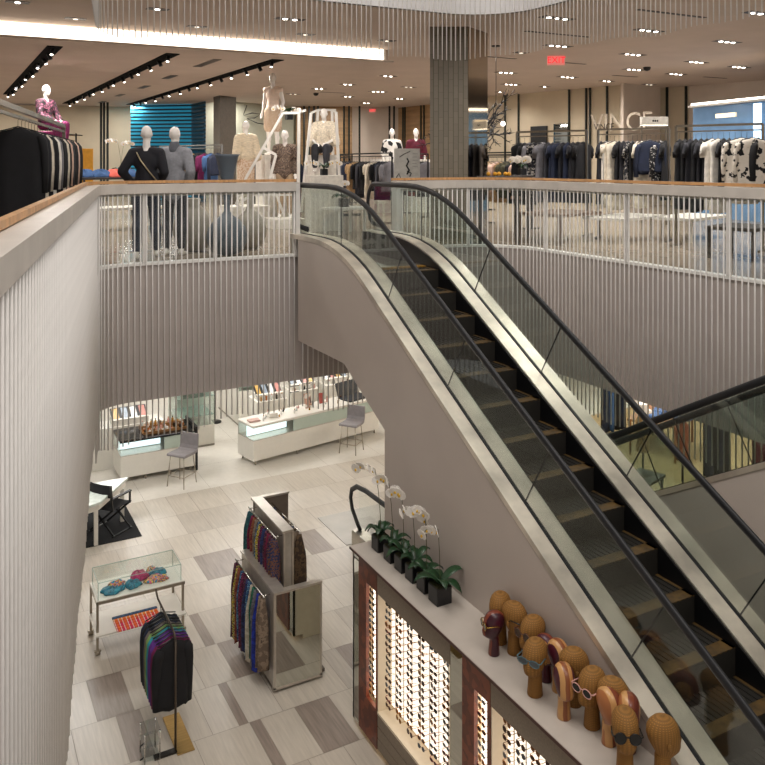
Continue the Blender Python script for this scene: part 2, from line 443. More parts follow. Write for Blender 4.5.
# rods hung from the ceiling edge
def upper_screen(lab, d0, d1):
    q = path_at(PR, (d0 + d1) / 2)[0]; t = thing('hanging_rod_screen', lab, 'rod screen', (q.x, q.y, 8.4)); d = d0; n = 0
    rl = MB(); ribbon(rl, cl(d0, d1), -.03, .06, 9.55, 9.6); rl.build('top_rail', white, t)
    while d < d1 and n < 100:
        c, a = path_at(PR, d); f = (d - dC1)
        put_rod(t, c.x, c.y, 9.55, round(7.70 + .045 * math.sin(d * 1.3 + 2) + .02 * math.sin(d * 5), 2), r=.0075); d += .08; n += 1
upper_screen('white rods hanging from the ceiling edge left of the stone clad column', dC1 - 1.75, dG1 - .35)
upper_screen('white rods hanging from the ceiling edge in front of the column and to its right', dG1 - .29, dR1)
# dropped ceiling with light cove ----------------------------------------------
dc = MB(); dc.box(-12, 8.28, 14.85, 31.5, 8.12, 8.155)
struct(dc.build('ceiling_dropped', ceilm))
cv = thing('cove_light', 'long glowing white cove strip running along the front of the dropped ceiling', 'light', (-2, 15.1, 8.155))
ledm = mat('led_cove', '#ffffff', .5, emit='#fff1de', es=3.2, var=0)
cvm = MB(); cvm.box(-12, 8.12, 15.00, 15.05, 8.16, 8.395); cvm.build('light_strip', ledm, cv)
cvb = MB(); cvb.box(-12, 8.2, 15.05, 15.10, 8.156, 8.398); cvb.build('back_channel', white, cv)
rs = MB(); rs.box(8.2, 8.28, 15.1, 31.5, 8.155, 8.399); struct(rs.build('trim_ceiling_return', ceilm))
# ------------------------------------------------------------------ escalators
stepm = mat('step_metal', '#1d1a15', .6, .0, var=.12, scale=5)
stepy = mat('step_yellow', '#8a6418', .6, var=.2)
steps_ = mat('step_edge', '#4a3614', .6, var=.3)
SL = .565
def prof_pts(off, y0, y1, ytop, ztop, zbot, r=.8, sgn=-1):
    """(y,z) profile: flat at ztop, descends with slope SL towards -y*sgn..., flat at zbot; ytop = where the slope starts (knee)"""
    kneeT = ytop; kneeB = ytop + sgn * (ztop - zbot) / SL
    pts = [(y0, ztop + off)]
    def fil(k, z, s_in, s_out, n=6):
        out = []
        a = (k[0] - sgn * r * s_in[0], k[1] - r * s_in[1]); b = (k[0] + sgn * r * s_out[0], k[1] + r * s_out[1])
        for i in range(n + 1):
            t = i / n; out.append(((1 - t) ** 2 * a[0] + 2 * t * (1 - t) * k[0] + t * t * b[0], (1 - t) ** 2 * a[1] + 2 * t * (1 - t) * k[1] + t * t * b[1]))
        return out
    cs = 1 / math.hypot(1, SL); dn = (cs, -SL * cs)
    pts += fil((kneeT, ztop + off), 0, (1, 0), dn)
    pts += fil((kneeB, zbot + off), 0, dn, (1, 0))
    pts.append((y1, zbot + off)); return pts
def escalator(lab, xl, xr, ytop, ztop, zbot, yT, yB, sgn, clad=None, hide_right=False, joint0=0.4, label_deck=None, steps=True):
    """xl/xr handrail centres; runs in y; top flat reaches yT, bottom flat reaches yB; sgn=-1 descends towards -y"""
    t = thing('escalator', lab, 'escalator', ((xl + xr) / 2, yB, zbot))
    P = lambda off, a=0, b=0: prof_pts(off, yT + a, yB + b, ytop - sgn * (.09 if .2 < off < .5 else -.05 if off > .9 else 0), ztop, zbot, .8, sgn)
    for side, x in ((-1, xl), (1, xr)):
        s = side
        # decks: outer and inner
        dk = MB(); x0, x1 = (x - .17, x - .02) if s < 0 else (x + .02, x + .17)
        dk.strip(P(.33), P(.27), 'x', x0, x1); dk.build('outer_deck', steelb, t)
        g = MB(); g.strip(P(.338), P(.30), 'x', x - .016 , x + .016); g.build('deck_gasket', rubber, t)
        ik = MB(); x0, x1 = (x + .02, x + .19) if s < 0 else (x - .19, x - .02)
        top = P(.33); bot = P(.27)
        ik.strip(top, bot, 'x', x0, x1); ik.build('inner_deck', steelb, t)
        sk = MB(); xx = x + .20 if s < 0 else x - .20
        sk.strip(P(.315), P(-.12), 'x', xx - .012, xx + .012); sk.build('skirt_panel', mat('skirt_dark', '#101012', .35, .2, var=.05), t)
        # balustrade glass panes
        pr = P(0); yy = [p[0] for p in pr]
        def zat(pts, y):
            for i in range(len(pts) - 1):
                a, b = pts[i], pts[i + 1]
                if min(a[0], b[0]) - 1e-6 <= y <= max(a[0], b[0]) + 1e-6 and abs(a[0] - b[0]) > 1e-9:
                    return a[1] + (b[1] - a[1]) * (y - a[0]) / (b[0] - a[0])
            return pts[-1][1]
        lo = P(.33); hi = P(1.0)
        y = yT; edges = [yT]; step = 1.26
        y += sgn * joint0 * step
        while (yB - y) * sgn > .4: edges.append(y); y += sgn * step
        edges.append(yB)
        lean = .0
        for i in range(len(edges) - 1):
            a, b = edges[i], edges[i + 1]; n = 8; gm = MB(); T = []; B = []
            for k in range(n + 1):
                ya = a + (b - a) * k / n
                # joints lean back perpendicular to the slope
                sl = 0
                def leanat(yj): return 0 if yj in (yT, yB) else (-sgn * .33 if ztop - .3 > zat(P(0), yj) > zbot + .3 else 0)
                off = leanat(a) * (1 - k / n) + leanat(b) * k / n
                yt = ya - off
                T.append((yt, zat(hi, yt))); B.append((ya, zat(lo, ya)))
            gm.strip(T, B, 'x', x - .005, x + .005); 
            gm.s = [False] * len(gm.s)
            gm.build('glass_panel', glt, t, recalc=True)
            if i > 0:
                jm = MB(); off = leanat(a); jm.obox((x, a, zat(lo, a)), (x, a - off, zat(hi, a - off)), .007, .012); jm.build('joint', rubber, t)
        # handrail loop
        hp = [(x, p[0], p[1]) for p in P(1.02)]
        h = MB()
        def newel(y_end, z_top, dirn):
            c = (y_end, z_top - .30); out = []
            for i in range(0, 11):
                a = PI / 2 - PI * .98 * i / 10
                out.append((x, c[0] + dirn * .22 * math.cos(a), c[1] + .30 * math.sin(a)))
            out.append((x, y_end - dirn * .28, z_top - .62))
            return out
        nt_ = newel(yT, ztop + 1.02, -sgn); nb_ = newel(yB, zbot + 1.02, sgn)
        pts = list(reversed(nt_)) + hp[1:-1] + nb_
        h.tube(pts, [.038] * len(pts), 10, 0, True, True, .62, upv=(1, 0, 0)); h.build('handrail', rubber, t)
        nc = MB(); nc.cbox(x - .10, x + .10, min(yT, yT - sgn * .16), max(yT, yT - sgn * .16), ztop, ztop + .33, .03); nc.build('newel_base', steel, t)
        nc = MB(); nc.cbox(x - .10, x + .10, min(yB, yB + sgn * .16), max(yB, yB + sgn * .16), zbot, zbot + .33, .03); nc.build('newel_base', steel, t)
    # steps
    if steps:
        x0, x1 = xl + .215, xr - .215; y = ytop + sgn * .02; z = ztop; run = .40; rise = run * SL; k = 0
        pl = MB(); pl.box(x0, x1, yT, y, ztop - .02, ztop + .004); pl.build('landing_plate', steel, t)
        cb = MB(); cb.box(x0, x1, y, y + sgn * .09, ztop - .03, ztop + .006); cb.build('comb', stepy, t)
        while z > zbot + .02:
            y2 = y + sgn * run; sm_ = MB(); zz = z if k else ztop
            z = zz - rise if k else ztop - .02
            if k: pass
            n = 14; 
            sm_.box(x0, x1, y, y2, z - .03, z)
            for q in range(n):
                xx = x0 + (x1 - x0) * (q + .5) / n; sm_.box(xx - .012, xx + .012, y, y2, z, z + .008)
            sm_.box(x0, x1, y2 - sgn * .008, y2, z - rise, z - .03)
            sm_.box(x0, x1, y2 - sgn * .12, y2 - sgn * .001, z, z + .0095, 1)
            sm_.box(x0, x0 + .03, y, y2, z, z + .0095, 1); sm_.box(x1 - .03, x1, y, y2, z, z + .0095, 1)
            sm_.build('step', [stepm, steps_], t, recalc=False); y = y2; k += 1
        pl = MB(); pl.box(x0, x1, y, yB, zbot, zbot + .006); pl.build('landing_plate', steel, t)
    return t
escA = escalator('main escalator going down towards the front, steel decks, smoked glass sides, orchids beside it', 4.55, 5.76, 9.20, UP, 0.0, 10.92, .2, -1, joint0=1.087)
# side cladding of the main escalator
cy = [(10.78, 5.0)]
topc = [p for p in prof_pts(.30, 10.60, .2, 9.29, UP, 0, .8, -1)]
poly = topc + [(.2, .0), (8.07, 0.0), (8.07, 3.04), (9.13, 3.56), (10.60, 3.56)]
sd = MB(); sd.prism(poly, 'x', 4.385, 4.44); sd.build('side_cladding', pearl, escA)
sd = MB(); sd.prism(poly, 'x', 5.885, 5.93); sd.build('side_cladding', pearl, escA)
ed = MB(); ed.box(4.44, 5.885, 8.07, 8.10, 0, 3.04); 
ed.prism([(8.07, 3.04), (9.13, 3.56), (10.60, 3.56), (10.60, 3.60), (9.12, 3.60), (8.07, 3.08)], 'x', 4.44, 5.885); ed.build('soffit', pearl, escA)
escB = escalator('second escalator at right edge, rising towards the front behind the main one', 6.80, 7.65, 1.97, UP, 0.0, .4, 11.5, 1, joint0=1.3)
poly = [p for p in prof_pts(.30, .4, 11.5, 1.88, UP, 0, .8, 1)]
kx = [(11.5, 0.0), (3.0, 0.0), (.4, 3.6)]
sd = MB(); sd.prism(poly + kx, 'x', 6.64, 6.68); sd.build('side_cladding', pearl, escB)
sd = MB(); sd.prism(poly + kx, 'x', 7.80, 7.82); sd.build('side_cladding', pearl, escB)
# head of the escalator going further down
escC = thing('escalator', 'newel end of a third escalator, black handrail on the lower floor behind the orchids', 'escalator', (6.2, 11.66, 0))
for x in (5.75, 6.45):
    pts = [(x, 8.6, 1.0), (x, 10.5, 1.0), (x, 11.2, .99), (x, 11.5, .95), (x, 11.68, .84), (x, 11.72, .70), (x, 11.66, .54), (x, 11.5, .40), (x, 11.38, .31)]
    MB().tube(pts, .042, 10, 0, True, True, .62, upv=(1, 0, 0)).build('handrail', rubber, escC)
    MB().box(x - .005, x + .005, 8.6, 11.42, .30, .97).build('glass_panel', gl, escC)
    MB().cbox(x - .10, x + .10, 8.6, 11.5, 0, .30, .02).build('deck', steel, escC)
MB().box(5.87, 6.33, 8.6, 11.0, .012, .02).build('landing_plate', steel, escC)
MB().box(5.87, 6.33, 10.9, 11.0, .02, .025).build('comb', stepy, escC)
fp = MB(); fp.box(5.63, 6.90, 11.62, 12.75, .001, .008); fp.build('floor_plate', mat('floor_plate', '#a7a39c', .35, .4, var=.05, scale=3), escC)
# ------------------------------------------------------------------ sunglass display wall
FX = 3.92; TOPZ = 1.90
wood = banded('mahogany_blocks', ['#5a2a1d', '#6f3523', '#7d4029', '#63301f'], 14, .35, kind='voronoi')
taupe = mat('taupe_fabric', '#86796a', .6, var=.06, scale=60)
cream = mat('cream_laminate', '#d8cbb4', .4, var=.02)
counterm = mat('counter_top', '#c3bab0', .3, var=.03, scale=4)
litm = mat('backlit_acrylic', '#fff6ea', .4, emit='#fff0dc', es=1.35, var=0)
lits = mat('lit_strip', '#fff6ea', .4, emit='#fff0dc', es=2.4, var=0)
D = thing('sunglass_display_wall', 'long eyewear display wall with lit bays of sunglasses under the orchid counter', 'display cabinet', (4.15, 5.2, 0))
Yp = lambda px: onX(px, 650, FX)[1]
yE, yM, yW = Yp(353), Yp(359.5), Yp(377.5)
yB1, yM2a, yM2b, yW2 = Yp(450), Yp(450.5), Yp(463), Yp(491)
yEnd = 3.2
tp = MB(); tp.box(FX - .03, 4.383, yEnd, yE + .02, TOPZ - .025, TOPZ); tp.build('top', [counterm], D)
MB().box(FX - .034, FX - .030, yEnd, yE + .02, TOPZ - .03, TOPZ - .006).build('top_edge', mat('edge_maroon', '#4a2a24', .4), D)
bk = MB(); bk.box(4.30, 4.38, yEnd, yE, .06, TOPZ - .025); bk.box(FX, 4.30, yE - .03, yE, 0.06, TOPZ - .025); bk.box(FX + .12, 4.3, yEnd, yE, 0, .06)
bk.build('carcass', cream, D)
MB().box(FX, FX + .02, yM, yE - .0, .06, TOPZ - .025).build('mirror_strip', mirror, D)
MB().box(FX, FX + .02, yM2b, yM2a, .06, TOPZ - .025).build('mirror_strip', mirror, D)
def wood_panel(ya, yb, sa, sb, z0, z1):
    w = MB(); w.box(FX - .01, FX + .03, ya, sa, .06, TOPZ - .025); w.box(FX - .01, FX + .03, sb, yb, .06, TOPZ - .025)
    w.box(FX - .01, FX + .03, sa, sb, .06, z0); w.box(FX - .01, FX + .03, sa, sb, z1, TOPZ - .025); w.build('wood_panel', wood, D)
    MB().box(FX + .09, FX + .10, sa - .03, sb + .03, z0 - .03, z1 + .03).build('light_strip', lits, D)
wood_panel(yW, yM, Yp(376.5), Yp(367), .46, 1.66)
wood_panel(yW2, yM2b, Yp(488), Yp(475), .46, 1.66)
def bay(ya, yb, ncol, nd):
    MB().box(FX - .005, FX + .03, ya, yb, 1.65, TOPZ - .025).build('fascia_panel', taupe, D)
    MB().box(FX + .16, FX + .17, ya, yb, .47, 1.65).build('light_panel', litm, D)
    c = MB(); c.box(FX, FX + .17, ya, ya + .012, .44, 1.65); c.box(FX, FX + .17, yb - .012, yb, .44, 1.65); c.box(FX - .005, FX + .17, ya, yb, .42, .445); c.build('surround', cream, D)
    for k in range(nd):
        z1 = .415 - k * .118; q = MB(); q.cbox(FX - .005, FX + .03, ya + .004, yb - .004, z1 - .112, z1, .004); dd = q.build('drawer', taupe, D)
    pg = MB(); n = int((yb - ya) / .17)
    for c in range(n + 1):
        yc = ya + .1 + c * (yb - ya - .2) / n
        pg.box(FX + .155, FX + .159, yc - .006, yc + .006, .47, 1.64)
    pg.build('peg_strip', mat('clear_peg', '#cfcac0', .3), D)
bay(yB1, yW, 6, 3)
bay(2.9 + .3, yW2, 9, 3)
# sunglasses --------------------------------------------------------------------
def glasses_mb(seg=10, shape=0, w=.140, det=1):
    """local: lenses in the YZ plane facing -X, temples go +X, centre at origin"""
    f = MB(); rl = {0: (.027, .021), 1: (.026, .026), 2: (.029, .019), 3: (.024, .024)}[shape]
    for s in (-1, 1):
        cy_ = s * .034; ring = [(0, cy_ + rl[0] * math.cos(2 * PI * k / seg), rl[1] * math.sin(2 * PI * k / seg) * (1 if shape != 2 or math.sin(2 * PI * k / seg) < 0 else .8)) for k in range(seg)]
        f.tube(ring + [ring[0], ring[1]], .0032, 4 if not det else 6, 0, False, True, upv=(1, 0, 0))
        f.add([(-.001, p[1], p[2]) for p in ring] + [(.001, p[1], p[2]) for p in ring], [tuple(range(seg)), tuple(range(2 * seg - 1, seg - 1, -1))], 1)
        f.tube([(0, s * .060, .008), (.012, s * .070, .009), (.10, s * .066, .008), (.135, s * .062, -.012)], [.0035, .0035, .003, .002], 4 if not det else 6, 0, True)
    f.tube([(0, -.011, .006), (-.003, 0, .009), (0, .011, .006)], .003, 4 if not det else 6, 0)
    return f
fr = {'black': mat('frame_black', '#101010', .25), 'tortoiseshell': banded('frame_tortoise', ['#3a1d0c', '#8a4f20', '#241208'], 90, .25, kind='noise'), 'brown': mat('frame_brown', '#5b3420', .3),
      'gold': mat('frame_gold', '#b08a3e', .25, .9), 'red': mat('frame_red', '#8d1f22', .3), 'amber': mat('frame_amber', '#c47a25', .3), 'silver': mat('frame_silver', '#a9a9ab', .2, 1), 'clear pink': mat('frame_pink', '#dba79c', .3), 'teal': mat('frame_teal', '#4d6a72', .3)}
lens = {'dark': mat('lens_dark', '#151517', .08), 'brown': mat('lens_brown', '#3c2618', .08), 'grey': mat('lens_grey', '#4c5257', .08), 'amber': mat('lens_amber', '#7d4c1e', .08)}
styles = [('black', 'dark', 0), ('amber', 'amber', 1), ('tortoiseshell', 'brown', 0), ('silver', 'grey', 2), ('brown', 'brown', 1), ('gold', 'amber', 3), ('red', 'dark', 2), ('amber', 'brown', 0), ('silver', 'grey', 3), ('black', 'brown', 2)]
shp = ['wide', 'round', 'cat-eye', 'small round']
me_cache = []
for a, b, c in styles:
    o = glasses_mb(8, c, det=0).build('sunglasses', [fr[a], lens[b]]); me_cache.append(o.data); bpy.data.objects.remove(o)
gi = random.Random(5)
def put_glasses(bay_name, ya, yb, n, zs, grp, x=FX + .10):
    for c in range(n):
        y = yb - (.11 + c * ((yb - ya) - .2) / max(1, n - 1)) if n > 1 else (ya + yb) / 2
        cname = (ORD[c] + ' column of the ') if n > 1 else 'the '
        for r, z in enumerate(zs):
            k = gi.randrange(len(styles)); a, b, s = styles[k]
            o = bpy.data.objects.new('sunglasses', me_cache[k]); COL.objects.link(o)
            o.location = (x, y, z + gi.uniform(-.004, .004)); o.scale = (.9, .9, .9); o.rotation_euler = (0, 0, gi.uniform(-.12, .12))
            tag(o, '%s %s sunglasses, %s down in %s%s' % (a, shp[s], ORD[r], cname, bay_name), 'sunglasses', grp)
zs = [1.60 - .068 * k for k in range(16)]
put_glasses('first lit bay', yB1 + .02, yW - .06, 6, zs, 'sunglasses in the first lit bay', FX + .03)
put_glasses('far narrow slot', Yp(376.5) - .02, Yp(367) + .02, 1, [1.61 - .062 * k for k in range(18)], 'sunglasses in the far narrow lit slot', FX + .0)
put_glasses('nearer narrow slot', Yp(488) - .02, Yp(475) + .02, 1, [1.61 - .062 * k for k in range(12)], 'sunglasses in the nearer narrow lit slot', FX + .0)
put_glasses('second lit bay', 4.27, yW2 - .06, 6, zs[:9], 'sunglasses in the second lit bay', FX + .03)
#sg = thing('sign_card', 'small black and white card hanging in the mirror strip between the lit bays', 'sign', (FX - .012, (yM2a + yM2b) / 2, 1.70))
# ------------------------------------------------------------------ heads
def wicker(name, col):
    m, nt, b = newmat(name); b.inputs['Roughness'].default_value = .75; c = srgb(col); N = nt.nodes.new
    tc = N('ShaderNodeTexCoord'); sp = N('ShaderNodeSeparateXYZ'); nt.links.new(tc.outputs['Object'], sp.inputs[0])
    def mth(op, a, bb=None, v=None):
        n = N('ShaderNodeMath'); n.operation = op
        nt.links.new(a, n.inputs[0])
        if bb is not None: nt.links.new(bb, n.inputs[1])
        elif v is not None: n.inputs[1].default_value = v
        return n.outputs[0]
    an = mth('ARCTAN2', sp.outputs[1], sp.outputs[0]); ribs = mth('SINE', mth('MULTIPLY', an, v=26)); hor = mth('SINE', mth('MULTIPLY', sp.outputs[2], v=520))
    k = mth('MULTIPLY', ribs, hor); k2 = mth('ADD', mth('MULTIPLY', k, v=.25), mth('MULTIPLY', hor, v=.18)); k3 = mth('ADD', k2, mth('MULTIPLY', ribs, v=.14)); out = mth('ADD', k3, v=.5)
    rp = N('ShaderNodeValToRGB'); rp.color_ramp.elements[0].color = (*[v * .40 for v in c], 1); rp.color_ramp.elements[1].color = (*[min(1, v * 1.5) for v in c], 1)
    nt.links.new(out, rp.inputs[0]); nt.links.new(rp.outputs[0], b.inputs['Base Color'])
    bp = N('ShaderNodeBump'); bp.inputs['Strength'].default_value = .7; bp.inputs['Distance'].default_value = .003
    nt.links.new(out, bp.inputs['Height']); nt.links.new(bp.outputs[0], b.inputs['Normal']); MATS[name] = m; return m
wick = wicker('wicker', '#8c6128')
def lam(name, cols):
    m, nt, b = newmat(name); b.inputs['Roughness'].default_value = .3
    tc = nt.nodes.new('ShaderNodeTexCoord'); sp = nt.nodes.new('ShaderNodeSeparateXYZ'); nt.links.new(tc.outputs['Object'], sp.inputs[0])
    nz = nt.nodes.new('ShaderNodeTexNoise'); nz.inputs['Scale'].default_value = 5; nt.links.new(tc.outputs['Object'], nz.inputs['Vector'])
    ma = nt.nodes.new('ShaderNodeMath'); ma.operation = 'MULTIPLY_ADD'; ma.inputs[1].default_value = 5.2; ma.inputs[2].default_value = .5; nt.links.new(sp.outputs[1], ma.inputs[0])
    m2 = nt.nodes.new('ShaderNodeMath'); m2.operation = 'MULTIPLY_ADD'; m2.inputs[1].default_value = .12; nt.links.new(nz.outputs[0], m2.inputs[0]); nt.links.new(ma.outputs[0], m2.inputs[2])
    rp = nt.nodes.new('ShaderNodeValToRGB'); rp.color_ramp.interpolation = 'CONSTANT'; e = rp.color_ramp.elements
    while len(e) < len(cols): e.new(.5)
    for i in range(len(cols)): e[i].position = i / len(cols)
    for i, c in enumerate(cols): e[i].color = (*srgb(c), 1)
    nt.links.new(m2.outputs[0], rp.inputs[0]); nt.links.new(rp.outputs[0], b.inputs['Base Color']); MATS[name] = m; return m
lamA = lam('laminated_wood', ['#3d1320', '#5a1f2c', '#c08a55', '#8a4f2c', '#c9975f', '#4a1726'])
lamB = lam('laminated_maroon', ['#4a1726', '#3d1320', '#7a3a28', '#4a1726', '#b98450'])
lamC = lam('laminated_tan', ['#b98450', '#6a2e22', '#7d3f28', '#c9975f', '#a8693e'])
def head_mesh(H=.40, wide=1.0, m=None, name='head', egg=False):
    """face looks to -X"""
    mb = MB(); n = 28
    k = H / .40
    prof = [(0, .055, .054, 0), (.004, .057, .056, 0), (.06, .053, .052, 0), (.13, .049, .048, .002), (.155, .051, .049, .0), (.168, .066, .050, -.022), (.185, .082, .058, -.030), (.205, .091, .067, -.026), (.235, .099, .075, -.016), (.265, .105, .081, -.008), (.30, .108, .084, 0), (.335, .102, .080, .004), (.362, .086, .069, .005), (.382, .062, .052, .005), (.394, .034, .030, .004), (.400, .006, .006, .004)]
    rs = []
    for z, rx, ry, ox in prof:
        ring = []
        for j in range(n):
            a = 2 * PI * j / n; x = math.cos(a); y = math.sin(a); bx = 0
            if .19 < z < .33:
                # nose ridge, brow and eye hollows on the -X side
                nose = math.exp(-((z - .235) / .022) ** 2) * math.exp(-(y / .16) ** 2) if x < 0 else 0
                brow = math.exp(-((z - .285) / .014) ** 2) * math.exp(-(y / .6) ** 2) if x < 0 else 0
                eye = math.exp(-((z - .262) / .015) ** 2) * (math.exp(-((y - .38) / .18) ** 2) + math.exp(-((y + .38) / .18) ** 2)) if x < 0 else 0
                bx = -.020 * nose - .004 * brow + .009 * eye
            if egg: bx *= .4
            ring.append(((ox + rx * wide * x + bx) * k, ry * wide * y * k, z * k))
        rs.append(ring)
    mb.rings(rs, 0, True, True); 
    # ears
    if not egg:
        for s in (-1, 1): mb.ell((.008 * k, s * .083 * wide * k, .255 * k), (.016 * k, .008 * k, .026 * k), 8, 6)
    return mb.build(name, m, world=False)
Hd = {'w': head_mesh(.432, 1.0, wick, 'wicker_head'), 'a': head_mesh(.40, .92, lamA, 'wooden_head', True), 'b': head_mesh(.368, .92, lamB, 'wooden_head', True), 'c': head_mesh(.40, .95, lamC, 'wooden_head', True)}
heads = [('w', 500, 642, .6, 'wicker display head furthest back against the escalator wall', None), ('b', 494, 654, -.3, 'small maroon wooden head wearing round gold glasses at the counter edge', ('gold', 'grey', 1)),
 ('w', 519, 651, 1.95, 'wicker head facing away right with wide black sunglasses, second from the far end', ('black', 'dark', 2)), ('w', 541, 665, .1, 'wicker head with thin dark temples standing behind a striped wooden head', ('brown', 'brown', 3)),
 ('b', 546, 680, 1.9, 'dark maroon and tan wooden head just right of the wicker head with grey glasses', None), ('w', 535, 694, .45, 'wicker head with grey-blue sunglasses at the front edge of the counter', ('teal', 'grey', 2)),
 ('a', 559, 690, 1.6, 'maroon, tan and brown striped wooden head, the farther of a close pair', None), ('w', 578, 702, 2.8, 'tall plain wicker head between striped wooden heads and the escalator deck', None),
 ('a', 564, 717, 1.2, 'tan and brown striped wooden head on a long neck at the counter front edge', None), ('w', 592, 726, .15, 'wicker head wearing pale pink sunglasses turned to the left', ('clear pink', 'dark', 0)),
 ('c', 609, 743, 1.5, 'maroon and tan wooden head left of the head with round black sunglasses', None), ('w', 622, 733, 2.5, 'wicker head tilted back behind the tan wooden heads near the deck', None),
 ('c', 642, 744, .9, 'tan wooden head with an oval maroon hollow face, beside round black sunglasses', None), ('w', 625, 772, .95, 'nearest wicker head wearing round black sunglasses', ('black', 'dark', 1)), ('w', 666, 778, 2.9, 'nearest plain wicker head at the right end by the escalator deck', None)]
gfull = {}
seen = {}
for k, px, py, rz, lab, gls in heads:
    x, y, _ = onZ(px, py, TOPZ); x = min(x, 4.27)
    if k in seen: o = dup(Hd[k], (x, y, TOPZ), rz)
    else: o = Hd[k]; o.location = (x, y, TOPZ); o.rotation_euler = (0, 0, rz); seen[k] = 1
    tag(o, lab, 'display head', 'display heads on the eyewear counter')
    if gls:
        g = glasses_mb(16, gls[2], det=1).build('sunglasses', [fr[gls[0]], lens[gls[1]]])
        kk = {'w': 1.08, 'b': .86}[k]; HH = {'w': 1.08, 'b': .92}[k]
        g.location = Vector((x, y, TOPZ + .283 * HH)) + Matrix.Rotation(rz, 3, 'Z') @ Vector((-.110 * kk, 0, 0)); g.rotation_euler = (0, 0, rz); g.scale = (1.0, 1.32 * kk, 1.32 * kk)
        tag(g, '%s sunglasses worn by the %s' % (gls[0], ' '.join(lab.split()[:11]).replace(' wearing', ',').replace(' with', ',')), 'sunglasses')
for k in Hd:
    pass
# ------------------------------------------------------------------ orchids
leafm = mat('orchid_leaf', '#1e4023', .35, var=.2, scale=9)
stemm = mat('orchid_stem', '#4b4a2c', .6)
petm = mat('orchid_petal', '#f1ece6', .5, var=.02)
yelm = mat('orchid_centre', '#d9b13a', .5)
soil = mat('moss', '#3c3a1e', .9, var=.3, scale=60, bump=.5)
potm = mat('pot_black', '#1a1b1e', .3, var=.03)
def leaf(mb, ang, L, w, lift, droop, c=(0, 0, 0)):
    n = 9; T = []; 
    for i in range(n + 1):
        t = i / n; r = L * t; z = lift * math.sin(t * PI * .62) - droop * t * t; ww = w * math.sin(PI * min(1, .12 + t * .88)) ** .7 + .002
        T.append((r, z, ww))
    v = []; f = []
    ca, sa = math.cos(ang), math.sin(ang)
    for r, z, ww in T:
        for u, dz in ((-1, .012), (0, 0), (1, .012), (1, .009), (0, -.004), (-1, .009)):
            v.append((c[0] + r * ca - u * ww * sa, c[1] + r * sa + u * ww * ca, c[2] + z + dz))
    for i in range(n):
        for k in range(6): f.append((i * 6 + k, i * 6 + (k + 1) % 6, i * 6 + 6 + (k + 1) % 6, i * 6 + 6 + k))
    f += [(5, 4, 3, 2, 1, 0), tuple(n * 6 + k for k in range(6))]
    mb.add(v, f, 0, True)
def flower_mesh():
    mb = MB()
    for k, (a, L, w) in enumerate([(PI / 2, .036, .018), (PI / 2 + 2 * PI / 5 * 1.05, .042, .027), (PI / 2 - 2 * PI / 5 * 1.05, .042, .027), (PI / 2 + 4 * PI / 5, .034, .016), (PI / 2 - 4 * PI / 5, .034, .016)]):
        n = 7; rim = []
        for i in range(n + 1):
            t = i / n; rim.append((L * t, w * math.sin(PI * min(1, .08 + .92 * t)) ** .6))
        pts = [(r, u) for r, u in rim] + [(r, -u) for r, u in reversed(rim)]
        v = [(-.004 - .10 * r * (r / L) + .002 * (k % 2), r * math.cos(a) - u * math.sin(a), r * math.sin(a) + u * math.cos(a)) for r, u in pts]
        v2 = [(x + .0018, y, z) for x, y, z in v]; m_ = len(v)
        mb.add(v + v2, [tuple(range(m_)), tuple(range(2 * m_ - 1, m_ - 1, -1))] + [(i, m_ + i, m_ + (i + 1) % m_, (i + 1) % m_) for i in range(m_)], 0)
    mb.ell((-.010, 0, -.006), (.008, .007, .010), 8, 6, 1)
    return mb
fo = flower_mesh().build('flower', [petm, yelm]); flower_data = fo.data; bpy.data.objects.remove(fo)
def orchid(x, y, z0, lab, seed, stems, pot=.135, group='orchids on the eyewear counter', nleaf=6, leafL=.2):
    r = random.Random(seed); t = thing('potted_orchid', lab, 'plant', (x, y, z0), group)
    p = MB(); h = pot; a = pot / 2
    p.cbox(-a, a, -a, a, 0, h, .006); p.build('pot', potm, t, world=False)
    MB().box(-a + .008, a - .008, -a + .008, a - .008, h, h + .006).build('moss', soil, t, world=False)
    lf = MB()
    for k in range(nleaf):
        leaf(lf, 2 * PI * k / nleaf + r.uniform(-.3, .3), leafL * r.uniform(.75, 1.1), .040 * leafL / .2, .09 + r.uniform(0, .06), .05 + r.uniform(0, .06), (0, 0, h))
    lf.build('leaves', leafm, t, world=False)
    for (dx, dy, H, fl_n, spread) in stems:
        pts = []
        for i in range(9):
            u = i / 8; pts.append((dx * u ** 2.2 * .75, dy * u ** 2.2 * .75, h + H * (u - .0 * u * u)))
        tip = Vector(pts[-1]); d2 = Vector((dx, dy, 0)).normalized() if abs(dx) + abs(dy) > 0 else Vector((-1, 0, 0))
        for i in range(1, 6): pts.append(tuple(tip + d2 * spread * i / 5 + Vector((0, 0, .05 * math.sin(i / 5 * PI * .8) - .03 * i / 5))))
        MB().tube(pts, [.0035] * 9 + [.0025] * 5, 6).build('stem', stemm, t, world=False)
        for i in range(fl_n):
            q = Vector(pts[8]).lerp(Vector(pts[-1]), i / max(1, fl_n - 1)) if fl_n > 1 else Vector(pts[-1])
            q.z = pts[8 + min(5, int(5 * i / max(1, fl_n - 1)))][2] - .012
            f = bpy.data.objects.new('flower', flower_data); COL.objects.link(f); f.parent = t
            sx = r.uniform(1.45, 1.75); f.location = q + Vector((-.012, r.uniform(-.014, .014), 0)); f.rotation_euler = (r.uniform(-.3, .3), r.uniform(-.5, .1), r.uniform(-.8, 1.1)); f.scale = (sx, sx, sx)
    return t
